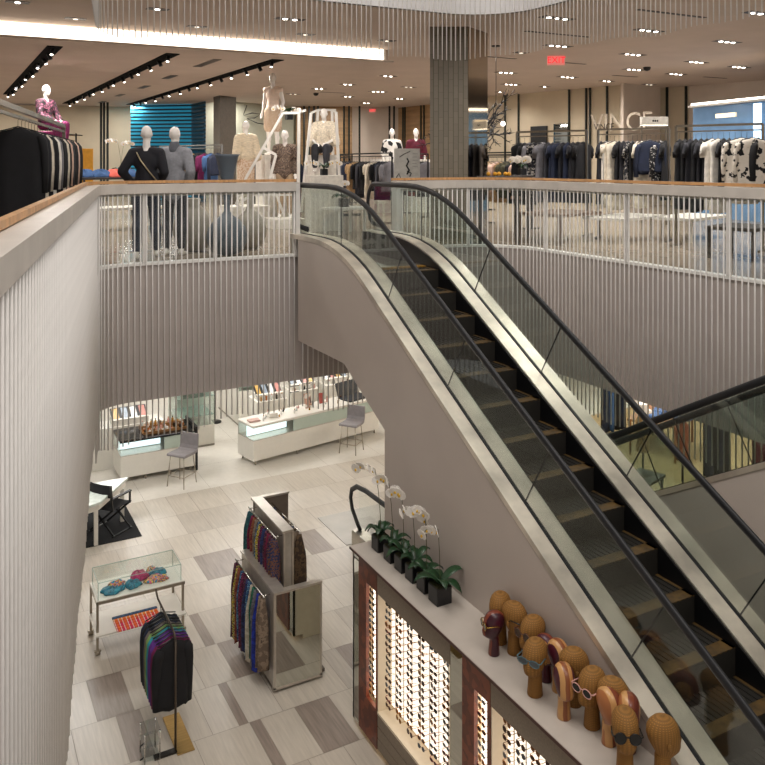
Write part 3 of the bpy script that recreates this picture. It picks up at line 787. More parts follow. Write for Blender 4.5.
orc = [(379, 553, [(-.06, .06, .70, 5, .20)], 'potted white orchid furthest from the camera on the eyewear counter, longest arching spray'), (391, 564, [(-.05, .04, .68, 4, .10)], 'second potted orchid from the far end with a tall stem'), (402, 574, [(-.02, .03, .62, 5, .10)], 'third potted orchid from the far end in the counter row'),
  (413, 584, [(-.04, 0, .54, 4, .10)], 'fourth potted orchid from the far end with low white blooms'), (427, 594, [(-.02, .02, .60, 4, .10), (.02, .05, .52, 2, .06)], 'fifth potted orchid from the far end, tall double stem'), (440, 606, [(-.03, .0, .52, 4, .16)], 'nearest potted orchid, in the largest black cube pot with spreading leaves')]
for i, (px, py, st, lab) in enumerate(orc):
    x, y, _ = onZ(px, py, TOPZ); orchid(4.15, y + .07, TOPZ, lab, 20 + i, st, .15 if i < 5 else .165, leafL=.20 if i < 5 else .26)
# ------------------------------------------------------------------ scarf fixture (two interlocking L walls)
alum = mat('satin_aluminium', '#c9c2b8', .35, .7, var=.04)
SF = thing('scarf_display_stand', 'two-tier metal and mirror stand hung with scarves in the middle of the lower floor', 'display stand', (3.6, 9.5, 0))
m = MB(); m.box(3.34, 3.47, 8.80, 9.93, .05, 1.12); m.build('low_wall', mat('panel_grey', '#b3aba0', .4, .3), SF)
m = MB(); m.box(3.33, 3.48, 8.76, 9.95, 1.12, 1.145); m.box(3.48, 3.93, 8.76, 8.84, 1.12, 1.145); m.build('top_frame', alum, SF)
m = MB(); m.box(3.35, 3.91, 8.785, 8.83, .05, 1.12); m.build('end_wall', cream, SF)
m = MB(); m.box(3.36, 3.905, 8.775, 8.785, .06, 1.11); m.build('mirror_face', mirror, SF)
m = MB(); m.box(3.33, 3.36, 8.772, 8.80, .04, 1.12); m.box(3.905, 3.93, 8.772, 8.83, .04, 1.12); m.box(3.33, 3.93, 8.772, 8.83, .03, .06); m.build('edge_frame', alum, SF)
m = MB(); m.box(3.58, 3.68, 9.08, 10.12, .05, 1.66); m.build('tall_wall', mat('panel_grey', '#b3aba0'), SF)
m = MB(); m.box(3.55, 3.69, 9.06, 10.18, 1.66, 1.685); m.box(3.69, 4.06, 10.12, 10.18, 1.66, 1.685); m.build('top_frame', alum, SF)
m = MB(); m.box(3.58, 4.05, 10.13, 10.18, .05, 1.66); m.build('back_wall', mat('panel_brown', '#6b5f54', .5), SF)
m = MB(); m.box(3.56, 3.58, 9.05, 9.08, .05, 1.66); m.box(3.67, 3.69, 9.05, 9.08, .05, 1.66); m.build('edge_frame', alum, SF)
m = MB(); m.box(3.38, 4.0, 8.85, 10.12, .02, .06); m.build('plinth', mat('plinth_brown', '#5d544b', .5), SF)
def hang_bar(x, y0, y1, z, wx):
    b = MB(); b.cyl((x, y0, z), (x, y1, z), .008, n=8)
    for yy in (y0 + .05, y1 - .05): b.cyl((x, yy, z), (wx, yy, z), .006, n=6)
    b.build('hanging_rail', chrome, SF)
hang_bar(3.25, 8.86, 9.90, 1.07, 3.34); hang_bar(3.49, 9.10, 10.10, 1.60, 3.58); hang_bar(3.80, 9.12, 10.08, 1.60, 3.68)
cols = {'teal': ['#2d6b68', '#1f4e58', '#3c8279'], 'magenta print': ['#6f1d48', '#2a1526', '#93385e', '#20303d'], 'blue print': ['#2e5f8c', '#1c2c55', '#6f9dbb', '#27306a'], 'yellow print': ['#c9b43a', '#3b3a2a', '#e0d28a', '#5b5930'], 'dark floral': ['#261c33', '#6a2a3d', '#2f2a4d', '#8c6a3f'],
  'red and orange': ['#6c2a28', '#8c5136', '#2a1d28'], 'navy': ['#1c2444', '#2b3564', '#141a30'], 'wine': ['#55122f', '#76173d', '#3d0d22'], 'cobalt': ['#2238a8', '#1c2c84', '#3550cf'], 'cream': ['#cfc8b8', '#b8ae9c', '#ded8ca'], 'grey': ['#55545a', '#6b6a70', '#3f3f45'], 'green': ['#1f5148', '#2c6a55', '#163a36'], 'taupe weave': ['#6a5a4c', '#8a7866', '#4d3f36'], 'blue spotted': ['#2b3358', '#7a5038', '#1d2440'], 'brown': ['#3a2c20', '#5a4630', '#2a2018']}
fab = {k: banded('scarf_' + k.replace(' ', '_'), v, 55 if 'print' in k or 'floral' in k or 'spot' in k else 18, .8, kind='noise', detail=3) for k, v in cols.items()}
def scarf(x, y, z, L, w, th, m, r, name='scarf'):
    """folded cloth hung over a hook; its width runs along X"""
    mb = MB(); n = 12; rs = []; ph = r.uniform(0, 6)
    for i in range(12):
        t = i / 11; ww = w * (.35 + .65 * min(1, t * 3.2)) * (1 + .06 * math.sin(ph + t * 5)); tt = th * (.55 + .45 * min(1, t * 2.5)); ring = []
        for k in range(n):
            a = 2 * PI * k / n; f = 1 + .22 * math.sin(3 * a + ph + t * 2)
            ring.append((x + ww / 2 * math.cos(a), y + tt * math.sin(a) * f + .01 * math.sin(ph + t * 3), z - L * t - (.02 * math.sin(2 * a + ph) if i == 11 else 0)))
        rs.append(ring)
    mb.rings(rs); o = mb.build(name, m, loc=(x, y, z))
    h = MB(); h.tube([(0, 0, -.02), (0, 0, .02), (0, .008, .032), (0, .014, .02)], .003, 5); h.build('hook', chrome, o, world=False)
    return o
rr = random.Random(4)
def scarf_row(x, y0, y1, n, z, L, kinds, where, grp, w=.16):
    for i in range(n):
        k = kinds[i % len(kinds)]; y = y0 + (y1 - y0) * i / (n - 1)
        o = scarf(x, y, z, L * rr.uniform(.92, 1.08), w * rr.uniform(.85, 1.1), (y0 - y1) / n * .40 if y0 > y1 else (y1 - y0) / n * .40, fab[k], rr)
        tag(o, '%s scarf, %s from the near end of %s' % (k, ORD[i], where), 'scarf', grp)
scarf_row(3.25, 8.90, 9.86, 14, 1.04, .84, ['taupe weave', 'taupe weave', 'cobalt', 'grey', 'green', 'cream', 'blue print', 'navy', 'dark floral', 'magenta print', 'blue print', 'red and orange', 'yellow print', 'dark floral'], 'the lower hanging rail', 'scarves on the lower rail')
scarf_row(3.49, 9.13, 10.07, 14, 1.56, .60, ['blue spotted', 'blue spotted', 'dark floral', 'wine', 'dark floral', 'navy', 'magenta print', 'yellow print', 'blue print', 'taupe weave', 'red and orange', 'wine', 'teal', 'teal'], 'the upper hanging rail', 'scarves on the upper rail', .14)
scarf_row(3.80, 9.16, 10.02, 12, 1.56, .85, ['brown', 'taupe weave', 'brown', 'navy'], 'the rail behind the tall wall', 'dark scarves behind the tall wall', .18)
# ------------------------------------------------------------------ glass topped display table with scarves
nick = mat('nickel', '#a89f90', .3, .9)
GT = thing('display_table', 'steel framed display table with a glass case on top and a white lower shelf', 'table', (2.2, 10.7, 0))
for (x, y) in ((1.69, 10.49), (2.74, 10.49), (1.69, 10.99), (2.74, 10.99)):
    MB().box(x - .014, x + .014, y - .014, y + .014, .05, .64).build('leg', nick, GT)
    c = MB(); c.cyl((x - .03, y, .03), (x + .03, y, .03), .03, n=12); c.box(x - .04, x + .04, y - .02, y + .02, .045, .06); c.build('caster', nick, GT)
MB().box(1.68, 2.76, 10.48, 11.0, .625, .66).build('tabletop', pumpw, GT)
m = MB(); m.box(1.675, 2.765, 10.475, 10.485, .615, .65); m.box(1.675, 1.69, 10.475, 11.0, .615, .65); m.box(2.75, 2.765, 10.475, 11.0, .615, .65); m.build('rim', nick, GT)
MB().box(1.66, 2.76, 10.40, 10.97, .26, .28).build('shelf', pumpw, GT)
g = MB()
for a in ((1.70, 2.72, 10.50, 10.504), (1.70, 2.72, 10.94, 10.944), (1.70, 1.704, 10.50, 10.94), (2.716, 2.72, 10.50, 10.94)): g.box(*a, .661, .868)
g.box(1.70, 2.72, 10.50, 10.944, .869, .873); g.build('glass_case', gl, GT)
e = MB(); gm_ = mat('glass_edge', '#a9bdb4', .2)
for a in (((1.70, 10.5, .872), (2.72, 10.5, .872)), ((1.70, 10.944, .872), (2.72, 10.944, .872)), ((1.70, 10.5, .872), (1.70, 10.944, .872)), ((2.72, 10.5, .872), (2.72, 10.944, .872)), ((1.70, 10.5, .66), (1.70, 10.5, .87)), ((2.72, 10.5, .66), (2.72, 10.5, .87)), ((1.70, 10.944, .66), (1.70, 10.944, .87)), ((2.72, 10.944, .66), (2.72, 10.944, .87))): e.obox(*a, .006, .006)
e.build('glass_edge', gm_, GT)
def heap(c, rx, ry, h, m, seed, lab, name='scarf'):
    r = random.Random(seed); mb = MB(); nu, nv = 26, 9; rs = []; ph = [r.uniform(0, 6) for _ in range(6)]
    for i in range(nv):
        t = i / (nv - 1); ring = []
        for k in range(nu):
            a = 2 * PI * k / nu; q = math.cos(t * PI / 2) ** .7 + .01
            w = 1 + .12 * math.sin(3 * a + ph[0]) + .08 * math.sin(7 * a + ph[1] + 4 * t)
            z = h * math.sin(t * PI / 2) * (1 + .25 * math.sin(4 * a + ph[2] + 5 * t)) + .002
            ring.append((c[0] + rx * q * w * math.cos(a), c[1] + ry * q * w * math.sin(a), c[2] + max(0.001, z)))
        rs.append(ring)
    mb.rings(rs); o = mb.build(name, m, loc=c); return tag(o, lab, 'scarf', 'scarves inside the glass case')
turq = banded('silk_turquoise', ['#0e7f9c', '#12677f', '#1a93ad', '#0b5d76'], 14, .5, kind='noise')
prt = banded('silk_print', ['#138fb0', '#e84a8a', '#e8d23c', '#5a2a6a', '#e06a3a', '#1a7896'], 22, .5, kind='noise', detail=1)
fux = banded('silk_fuchsia', ['#c8156f', '#a80f5c', '#d92e84'], 10, .5, kind='noise')
mul = banded('silk_multi', ['#e84a8a', '#e8d23c', '#3a1a5a', '#e0e0d8', '#0e7f9c'], 30, .5, kind='noise', detail=1)
T0 = .662
heap((1.90, 10.66, T0), .15, .11, .035, turq, 1, 'turquoise silk scarf spread at the left end of the glass case')
heap((1.97, 10.74, T0 + .02), .10, .08, .04, prt, 2, 'brightly printed scarf lying on the turquoise one at the left')
heap((2.15, 10.66, T0), .10, .09, .06, turq, 3, 'turquoise scarf bunched in the middle of the glass case')
heap((2.25, 10.78, T0 + .01), .11, .08, .09, fux, 4, 'fuchsia scarf bunched up highest in the glass case')
heap((2.45, 10.68, T0), .15, .10, .04, prt, 5, 'multicoloured print scarf at the right of the glass case')
heap((2.50, 10.80, T0 + .01), .11, .07, .06, turq, 6, 'turquoise scarf behind the print scarf at the right end')
heap((2.42, 10.87, T0 + .01), .07, .05, .07, mul, 7, 'small yellow and purple scarf at the back right of the case')
# folded pieces on the shelf
fold = ['#1a4a78', '#e8442e', '#f08a1e', '#e83a5e', '#efe4d4', '#d8265e', '#f06a1e']
for i, (c, cn) in enumerate([('#1a4a78', 'navy blue'), ('#f08a1e', 'orange and yellow'), ('#e8442e', 'red orange'), ('#e02460', 'hot pink'), ('#e83a4e', 'coral'), ('#d8265e', 'deep pink')]):
    y0 = 10.72 - i * .062; mm = banded('fold_%d' % i, [c, '#f3e4d4' if i else '#163a60', c, '#f06a1e' if i else '#1f5a8a'], 3.2, .7, axis='X', dist=.3)
    o = MB().cbox(1.90, 2.46, y0 - .048, y0, .281, .298, .006).build('folded_scarf', mm, loc=(2.18, y0, .281)); tag(o, '%s folded scarf, %s from the back on the lower shelf' % (cn, ORD[i]), 'scarf', 'folded scarves on the lower shelf')
# ------------------------------------------------------------------ garments
def garment_mesh(L=1.0, W=.42, th=.05, sleeve=.55, flare=.1, seed=0, mats=None, skirt=False):
    """hangs from its hook at the origin; width along X, thickness along Y"""
    r = random.Random(seed); mb = MB(); n = 24; rs = []; ph = r.uniform(0, 6); nf = r.choice([4, 5, 6])
    sh = -.10
    prof = [(-.085, .10), (-.10, .22), (-.125, .60), (-.155, .88), (-.20, .98), (-.28, .94), (-.40, .86)] if not skirt else [(-.10, .75), (-.14, .78), (-.2, .8)]
    zl = prof[-1][0]; w1 = prof[-1][1]
    for i in range(1, 8):
        t = i / 7; prof.append((zl - (L + zl) * t, w1 + (flare + .0) * t + .03 * math.sin(ph + 6 * t)))
    for j, (z, w) in enumerate(prof):
        tt = min(1, .35 + .2 * j); ring = []; dep = th * (1 + .5 * max(0, (-z - .3)))
        for k in range(n):
            a = 2 * PI * k / n; fo = 1 + (.30 * math.sin(nf * a + ph) * min(1, max(0, (-z - .25) * 2.2)))
            ca = math.cos(a); sx = abs(ca) ** .8 * (1 if ca > 0 else -1)
            ring.append((W / 2 * w * sx, dep * tt * math.sin(a) * fo, z + (r.uniform(-.012, .012) if j == len(prof) - 1 else 0)))
        rs.append(ring)
    mb.rings(rs)
    if sleeve:
        for s in (-1, 1):
            x0 = s * W / 2 * .86; pts = [(x0 * .9, 0, -.16), (x0 * 1.06, .0, -.22), (x0 * 1.14, .012, -.34), (x0 * 1.17, .02, -.16 - sleeve * .6), (x0 * 1.12, .02, -.16 - sleeve)]
            mb.tube(pts, [.045, .062, .058, .05, .046], 12, 0, True, True, .72)
    return mb
hangm = mat('hanger_black', '#141414', .35)
hbar = MB(); hbar.tube([(-.17, 0, -.125), (-.10, 0, -.105), (0, 0, -.075), (.10, 0, -.105), (.17, 0, -.125)], .006, 6); hbar.tube([(0, 0, -.08), (0, 0, -.012), (.012, 0, .006), (0, 0, .016), (-.014, 0, .004)], .0025, 5)
ho = hbar.build('hanger', hangm); hanger_me = ho.data; bpy.data.objects.remove(ho)
gcache = {}
def garment(name, lab, cat, x, y, z, rz, m, L, W=.42, th=.045, sleeve=.55, flare=.1, var=0, group=None, skirt=False):
    key = (round(L, 2), W, th, sleeve, flare, var, m.name, skirt)
    if key not in gcache:
        o = garment_mesh(L, W, th, sleeve, flare, var, None, skirt).build(name, m); gcache[key] = o.data; bpy.data.objects.remove(o)
    o = bpy.data.objects.new(name, gcache[key]); COL.objects.link(o); o.location = (x, y, z); o.rotation_euler = (0, 0, rz); tag(o, lab, cat, group)
    h = bpy.data.objects.new('hanger', hanger_me); COL.objects.link(h); h.parent = o
    return o
F = lambda n, c, **k: mat('cloth_' + n, c, .85, var=.10, scale=9, bump=.25, **k)
cloth = {'black': F('black', '#121216'), 'near-black': F('nearblack', '#1b1b22'), 'navy': F('navy', '#1a2238'), 'charcoal': F('charcoal', '#34343a'), 'grey': F('grey', '#77757a'), 'cream': F('cream', '#d9cfbd'), 'white': F('white', '#e6e1d8'), 'camel': F('camel', '#a88860'), 'tan': F('tan', '#b39b80'), 'olive': F('olive', '#4c4a34'), 'red': F('red', '#8c1420'), 'wine': F('wine', '#5a1428'), 'rust': F('rust', '#8a4a30'), 'denim': F('denim', '#3b5a86'), 'blush': F('blush', '#d6b5a4'), 'teal': F('tealc', '#2b8f9c'), 'purple': F('purple', '#5a2a80'), 'green': F('greenc', '#7c9c5a'), 'plum': F('plum', '#6a1448'), 'taupe': F('taupec', '#6f665e')}
cloth['black and white print'] = banded('cloth_bwprint', ['#14141a', '#c9c2b6', '#d9d2c6', '#14141a'], 16, .85, kind='noise', detail=1)
cloth['white and black branch print'] = banded('cloth_branch', ['#101014', '#d6cec2', '#d6cec2', '#cfc6b8', '#101014'], 7, .85, kind='noise', detail=5)
cloth['dotted'] = banded('cloth_dot', ['#0f0f14', '#0f0f14', '#15151b', '#c9c5c0'], 60, .85, kind='voronoi')
cloth['dark floral'] = banded('cloth_dfloral', ['#14141c', '#14141c', '#a9a39c', '#14141c'], 22, .85, kind='noise', detail=2)
cloth['striped'] = banded('cloth_stripe', ['#d8d2c8', '#22222a'], 14, .85, axis='X', dist=.2)
# four way rack on the lower floor
RK = thing('garment_rack', 'slim dark metal garment stand on a gold base plate holding bright tops', 'clothes rack', (2.10, 8.6, 0))
brz = mat('bronze_metal', '#5b5148', .35, .9); goldm = mat('brushed_gold', '#b3935c', .3, 1, var=.08, scale=3, stretch=(1, 14, 1))
MB().cyl((2.12, 8.40, .012), (2.12, 8.40, 1.14), .012, n=10).build('pole', brz, RK)
MB().tube([(2.12, 8.40, 1.14), (2.12, 8.46, 1.19), (2.12, 8.7, 1.20), (2.12, 9.16, 1.20), (2.12, 9.24, 1.23), (2.12, 9.26, 1.27)], .011, 8).build('arm', brz, RK)
MB().cbox(2.12, 2.30, 8.32, 8.96, 0, .014, .004).build('base_plate', goldm, RK)
MB().box(1.90, 2.13, 8.36, 8.43, 0, .02).build('base_bar', mat('base_dark', '#37332f', .35, .8), RK)
for i, (c, L) in enumerate([('black', .62), ('plum', .64), ('purple', .60), ('purple', .62), ('teal', .60), ('green', .62), ('taupe', .62), ('navy', .60), ('black', .58), ('navy', .58)]):
    o = garment('sweater', '%s knit top, %s from the front on the slim floor stand' % (c, ORD[i]), 'sweater', 2.12, 8.50 + i * .062, 1.185, .10, cloth[c], L + .16, .34, .034, .62, .12, i % 4, 'knit tops on the slim stand')
# small clear stand
ST = thing('countertop_stand', 'small chrome wire and acrylic stand on the floor at the bottom left corner', 'display stand', (1.9, 8.42, 0))
m = MB()
for x in (1.80, 1.95):
    for y in (8.36, 8.56): m.cyl((x, y, 0), (x, y, .30), .008, n=8)
m.build('frame', chrome, ST)
for z in (.02, .16, .29): MB().box(1.79, 1.96, 8.35, 8.57, z, z + .01).build('shelf', glass('acrylic_%d' % int(z * 100), (.93, .95, .95)), ST)
for z in (.06, .2): MB().tube([(1.78, 8.36, z), (1.75, 8.33, z + .02), (1.78, 8.31, z + .05)], .006, 6).build('hook', black, ST)
# ------------------------------------------------------------------ cosmetics counters
glowm = mat('lit_case', '#dff2f2', .4, emit='#e4fbff', es=1.5, var=0)
paleg = mat('frosted_green', '#b9c7bb', .25, var=.01)
def counter(lab, x0, y0, L, dep, rz, topm, lit0, lit1, H=.80):
    t = thing('glass_counter', lab, 'counter', (x0, y0, 0), None, rz); B = lambda *a: MB().box(*a)
    B(0, L, 0, dep, .10, .50).build('body', pumpw, t, world=False)
    for x in (.08, L / 3, 2 * L / 3, L - .08):
        for y in (.06, dep - .06): MB().cyl((x, y, 0), (x, y, .10), .015, n=8).build('foot', nick, t, world=False)
    B(0, L, .0, dep, .50, .515).build('deck', alum, t, world=False)
    B(lit1, L - .01, .012, .02, .515, H - .05).build('front_panel', paleg, t, world=False)
    B(0.006, L, dep - .02, dep, .515, H - .05).build('back_panel', pumpw, t, world=False)
    B(lit0 + .01, lit1, dep * .45, dep * .45 + .01, .53, H - .06).build('light_panel', glowm, t, world=False)
    g = MB(); g.box(0, lit1, 0, .006, .515, H - .05); g.box(0, .006, 0, dep, .515, H - .05); g.build('glass_front', gl, t, world=False)
    MB().cbox(-.01, L + .01, -.01, dep + .01, H - .045, H, .006).build('counter_top', topm, t, world=False)
    return t
c1 = counter('short white glass counter with a black top at the left below the balcony', 2.97, 15.86, 1.42, .75, 0, mat('black_glass', '#17171a', .12), 0, .82)
MB().box(1.43, 1.47, 0, .8, 0, .86).build('end_panel', black, c1, world=False)
c2 = counter('long white glass counter with a white top at the centre back of the lower floor', 5.46, 15.50, 3.2, .62, math.radians(11), pumpw, 0, .95)
def stool(lab, x, y, rz):
    t = thing('counter_stool', lab, 'stool', (x, y, 0), 'grey counter stools', rz); up = mat('stool_grey', '#8f8a8c', .6, var=.04)
    s = MB(); s.strip([(-.19, .60), (-.17, .615), (.12, .60), (.19, .62), (.215, .68), (.225, .90)], [(-.19, .57), (-.17, .565), (.12, .555), (.20, .57), (.245, .67), (.255, .90)], 'x', -.20, .20); s.build('seat', up, t, world=False)
    for sx in (-1, 1):
        for sy in (-1, 1): MB().cyl((sx * .15, sy * .14, .57), (sx * .19, sy * .19, 0), .010, n=8).build('leg', nick, t, world=False)
    f = MB(); z = .20; q = [(-.178, -.176, z), (.178, -.176, z), (.178, .176, z), (-.178, .176, z)]
    for i in range(4): f.cyl(q[i], q[(i + 1) % 4], .008, n=6)
    f.build('footrest', nick, t, world=False); return t
stool('grey upholstered counter stool in front of the short black-topped counter', 3.98, 15.30, -.9)
stool('grey upholstered counter stool at the right end of the long white counter', 7.55, 15.35, -.9)
# goods on the counters: bottles, trays, risers
rb = random.Random(9)
bcols = [('gold', mat('b_gold', '#b98a3a', .25, .4)), ('amber', mat('b_amber', '#a8652a', .15)), ('clear', mat('b_clear', '#d6dad6', .1)), ('black', mat('b_black', '#1a1a1c', .2)), ('white', mat('b_white', '#eceae6', .3)), ('pink', mat('b_pink', '#dba9a0', .3)), ('bronze', mat('b_bronze', '#7a5230', .3, .5))]
def bottle(x, y, z, k, h, w, lab, grp):
    nm, m_ = bcols[k]; b = MB()
    if k % 2: b.cbox(x - w, x + w, y - w * .6, y + w * .6, z, z + h * .7, w * .3)
    else: b.lathe([(w * .9, 0), (w, .01), (w, h * .6), (w * .5, h * .7)], (x, y, z), 10)
    o = b.build('perfume_bottle', m_, loc=(x, y, z)); tag(o, lab, 'bottle', grp)
    c = MB(); c.cyl((x, y, z + h * .68), (x, y, z + h), w * .42, n=8); c.build('cap', bcols[(k + 3) % 7][1], o)
    return o
# amber tester tray on counter one
tr1 = thing('tester_tray', 'amber tray crowded with small bottles on the short black-topped counter', 'tray', (3.85, 16.2, .80)); m = MB(); m.cbox(3.42, 4.28, 16.0, 16.42, .801, .815); m.box(3.42, 4.28, 16.0, 16.01, .815, .85); m.build('base', mat('tray_amber', '#8a6236', .3), tr1)
m = MB(); m.box(3.42, 4.28, 16.30, 16.42, .815, .88); m.build('riser', mat('tray_amber', '#8a6236'), tr1)
n = 0
for j in range(3):
    for i in range(10):
        x = 3.47 + i * .084; y = 16.06 + j * .13; bottle(x, y, .816 if j < 2 else .881, rb.randrange(7), rb.uniform(.06, .12), .022, 'small tester bottle, %s from the left in the %s row of the amber tray' % (ORD[i], ['front', 'middle', 'back'][j]) , 'bottles on the amber tray'); n += 1
cw = Matrix.Rotation(math.radians(11), 3, 'Z')
for i in range(18):
    lx = .35 + i * .125; q = Vector((5.46, 15.50, 0)) + cw @ Vector((lx, .20 + (i % 3) * .12, 0)); bottle(q.x, q.y, .801, [4, 2, 5, 0, 4, 3][i % 6], rb.uniform(.05, .13), .02, '%s bottle or jar, %s from the left on the long white counter' % (bcols[[4, 2, 5, 0, 4, 3][i % 6]][0], ORD[i]), 'bottles on the long white counter')
def card(x, y, z, w, h, rz, m_, lab, name='display_card', cat='sign', tilt=.25):
    o = MB().cbox(-w / 2, w / 2, -.006, .006, 0, h, .002).build(name, m_, world=False); o.location = (x, y, z); o.rotation_euler = (-tilt, 0, rz); tag(o, lab, cat); return o
imgm = banded('picture_face', ['#e3dcd3', '#c79a84', '#5a3a33', '#d9d5d0'], 6, .4, kind='noise', detail=1)
q = Vector((5.46, 15.50, .801)) + cw @ Vector((1.55, .34, 0)); card(q.x, q.y, q.z, .17, .30, .2, imgm, 'tilted photo card standing in the middle of the long white counter')
q = Vector((5.46, 15.50, .801)) + cw @ Vector((1.95, .42, 0)); card(q.x, q.y, q.z, .12, .22, .1, mat('card_red', '#a8483c', .4), 'small red photo card right of centre on the long counter')
q = Vector((5.46, 15.50, .801)) + cw @ Vector((.18, .3, 0)); o = MB().cbox(-.12, .12, -.09, .09, 0, .03).build('tray', mat('tray_pink', '#c9a59a', .5), world=False); o.location = q; tag(o, 'pinkish flat tray at the left end of the long counter', 'tray')
q = Vector((5.46, 15.50, .801)) + cw @ Vector((.62, .3, 0)); o = MB().cbox(-.09, .09, -.08, .08, 0, .09).build('sample_box', pumpw, world=False); o.location = q; tag(o, 'white sample box near the left end of the long counter', 'box')
lp = thing('folding_display', 'black laptop-like folding display at the right end of the long counter', 'display', tuple(Vector((5.46, 15.50, .80)) + cw @ Vector((2.75, .3, 0))), None, .3)
MB().cbox(-.32, .32, -.20, .20, .002, .03, .008).build('base', mat('slate', '#2d2f33', .4), lp, world=False)
o = MB().cbox(-.32, .32, -.01, .01, 0, .32, .006).build('screen', mat('slate', '#2d2f33'), lp, world=False); o.location = (0, .19, .02); o.rotation_euler = (-.35, 0, 0)
# cases and shelving further back
frost = mat('frost_panel', '#cfdad0', .3, var=.01)
def cabinet(lab, x0, x1, y0, y1, H, base, n):
    t = thing('display_cabinet', lab, 'cabinet', (x0, y0, 0)); MB().box(x0, x1, y0, y1, .04, base).build('base', pumpw, t)
    MB().box(x0, x1, y0, y1, 0, .04).build('kick', mat('kick', '#9a9488', .5), t)
    g = MB(); g.box(x0, x1, y0, y0 + .006, base, H); g.box(x0, x0 + .006, y0, y1, base, H); g.box(x1 - .006, x1, y0, y1, base, H); g.build('glass_front', gl, t)
    MB().box(x0 + .01, x1 - .01, y1 - .02, y1, base, H).build('back_panel', frost, t)
    for k in range(n): MB().box(x0 + .01, x1 - .01, y0 + .02, y1 - .02, base + (H - base) * (k + .5) / n, base + (H - base) * (k + .5) / n + .012).build('shelf', gm_, t)
    MB().box(x0, x1, y0, y1, H, H + .03).build('top', alum, t); return t
cabinet('white cabinet with green tinted glass upper, between the two counters', 4.35, 5.15, 17.1, 17.9, 1.25, .45, 2)
cabinet('white cabinet behind the long counter at its left end', 6.0, 6.5, 18.0, 19.6, .95, .80, 1)
cabinet('long pale glass cabinet against the far wall, left of centre', 3.0, 6.0, 21.2, 21.8, 2.1, .6, 3)
cabinet('long pale glass cabinet against the far wall, right of centre', 6.6, 10.5, 21.2, 21.8, 2.1, .6, 3)
cabinet('tall shelf cabinet at the far left behind the black-topped counter', 1.2, 2.9, 17.6, 18.2, 1.7, .5, 3)
lw = MB(); lw.box(-3, 12, 22.4, 22.5, 0, 2.95); struct(lw.build('wall_lower_back', mat('wall_cream', '#d8d2c2', .7)))
# make-up stands on the back counters
def rackstand(x, y, z, lab, cols_, tilt=.5, w=.7):
    t = thing('makeup_display', lab, 'display stand', (x, y, z)); o = MB().box(-w / 2, w / 2, -.2, .2, 0, .02).build('panel', black, t, world=False); o.rotation_euler = (tilt, 0, 0); o.location = (0, 0, .15)
    MB().box(-w / 2, w / 2, -.2, .15, 0, .12).build('base', pumpw, t, world=False)
    for i in range(4): 
        p = MB().box(-w / 2 + .03 + i * w / 4, -w / 2 + w / 4 - .03 + i * w / 4, -.17, .17, .02, .03).build('palette', cols_[i % len(cols_)], t, world=False); p.rotation_euler = (tilt, 0, 0); p.location = (0, 0, .15)
    return t
pal = [mat('pal_gold', '#c9a35a', .3), mat('pal_steel', '#9aa7b5', .3), mat('pal_white', '#e8e6e2', .3), mat('pal_rose', '#c98a80', .3)]
rackstand(3.35, 17.0, .80, 'tilted black framed make-up display behind the amber tester tray', pal)
MB_ = thing('side_counter', 'low white counter carrying the tilted make-up display behind the amber tray', 'counter', (3.3, 17.0, 0)); MB().box(2.6, 4.0, 16.75, 17.25, 0, .80).build('body', pumpw, MB_)
for i, (x, y) in enumerate([(6.35, 17.1), (7.3, 17.5), (8.2, 17.6), (9.2, 18.0)]):
    t = thing('display_cabinet', '%s of the low white cosmetics islands behind the long counter, counted from the left' % ORD[i], 'cabinet', (x, y, 0)); MB().cbox(x - .35, x + .35, y - .3, y + .3, 0, .86, .01).build('base', pumpw, t)
    rackstand(x, y, .86, 'make-up display on the %s white island behind the long counter' % ORD[i], pal[i:] + pal[:i], .6, .6)
    for j in range(5): bottle(x - .24 + j * .12, y - .24, .861, (i + j) % 7, rb.uniform(.08, .16), .018, '%s bottle, %s from the left along the front of the %s island' % (bcols[(i + j) % 7][0], ORD[j], ORD[i]), 'bottles on the cosmetics islands')
# tree of hooks (black stands) behind the long counter
for i, (x, y) in enumerate([(6.9, 16.9), (7.25, 17.0), (5.6, 18.6)]):
    t = thing('accessory_stand', '%s slim black upright stand with short arms behind the long counter' % ORD[i], 'display stand', (x, y, 0)); MB().cyl((x, y, .02), (x, y, 1.7), .014, n=8).build('pole', black, t); MB().lathe([(.16, 0), (.16, .015), (.02, .02)], (x, y, 0), 16).build('base', black, t)
    for k in range(6): MB().cyl((x - .12, y, .95 + k * .13), (x + .12, y, .95 + k * .13), .008, n=6).build('arm', black, t)
# make-up table, rug, director chair at the left
RG = MB(); RG.cbox(1.2, 2.86, 13.48, 15.1, .001, .012, .004); tag(RG.build('rug', mat('rug_black', '#15161a', .95, var=.15, scale=40, bump=.4), loc=(2.0, 14.2, 0)), 'black square rug under the folding chair at the left edge', 'rug')
MT = thing('vanity_table', 'white rectangular table with a pale glass top at the left above the black rug', 'table', (2.1, 14.0, 0), None, .0)
m = MB(); m.prism([(1.2, 13.0), (2.22, 13.45), (2.80, 14.28), (1.2, 14.28)], 'z', .66, .70); m.build('tabletop', mat('table_glass', '#d5ddd6', .15), MT)
m = MB(); m.prism([(1.22, 13.05), (2.20, 13.49), (2.76, 14.26), (1.22, 14.26)], 'z', .56, .655); m.build('apron', pumpw, MT)
for (x, y) in ((2.68, 14.18), (2.15, 13.50), (1.3, 14.18)): MB().box(x - .03, x + .03, y - .03, y + .03, .012, .56).build('leg', pumpw, MT)
DC = thing('director_chair', 'black folding director chair standing on the black rug', 'chair', (2.45, 13.95, .012), None, 2.2)
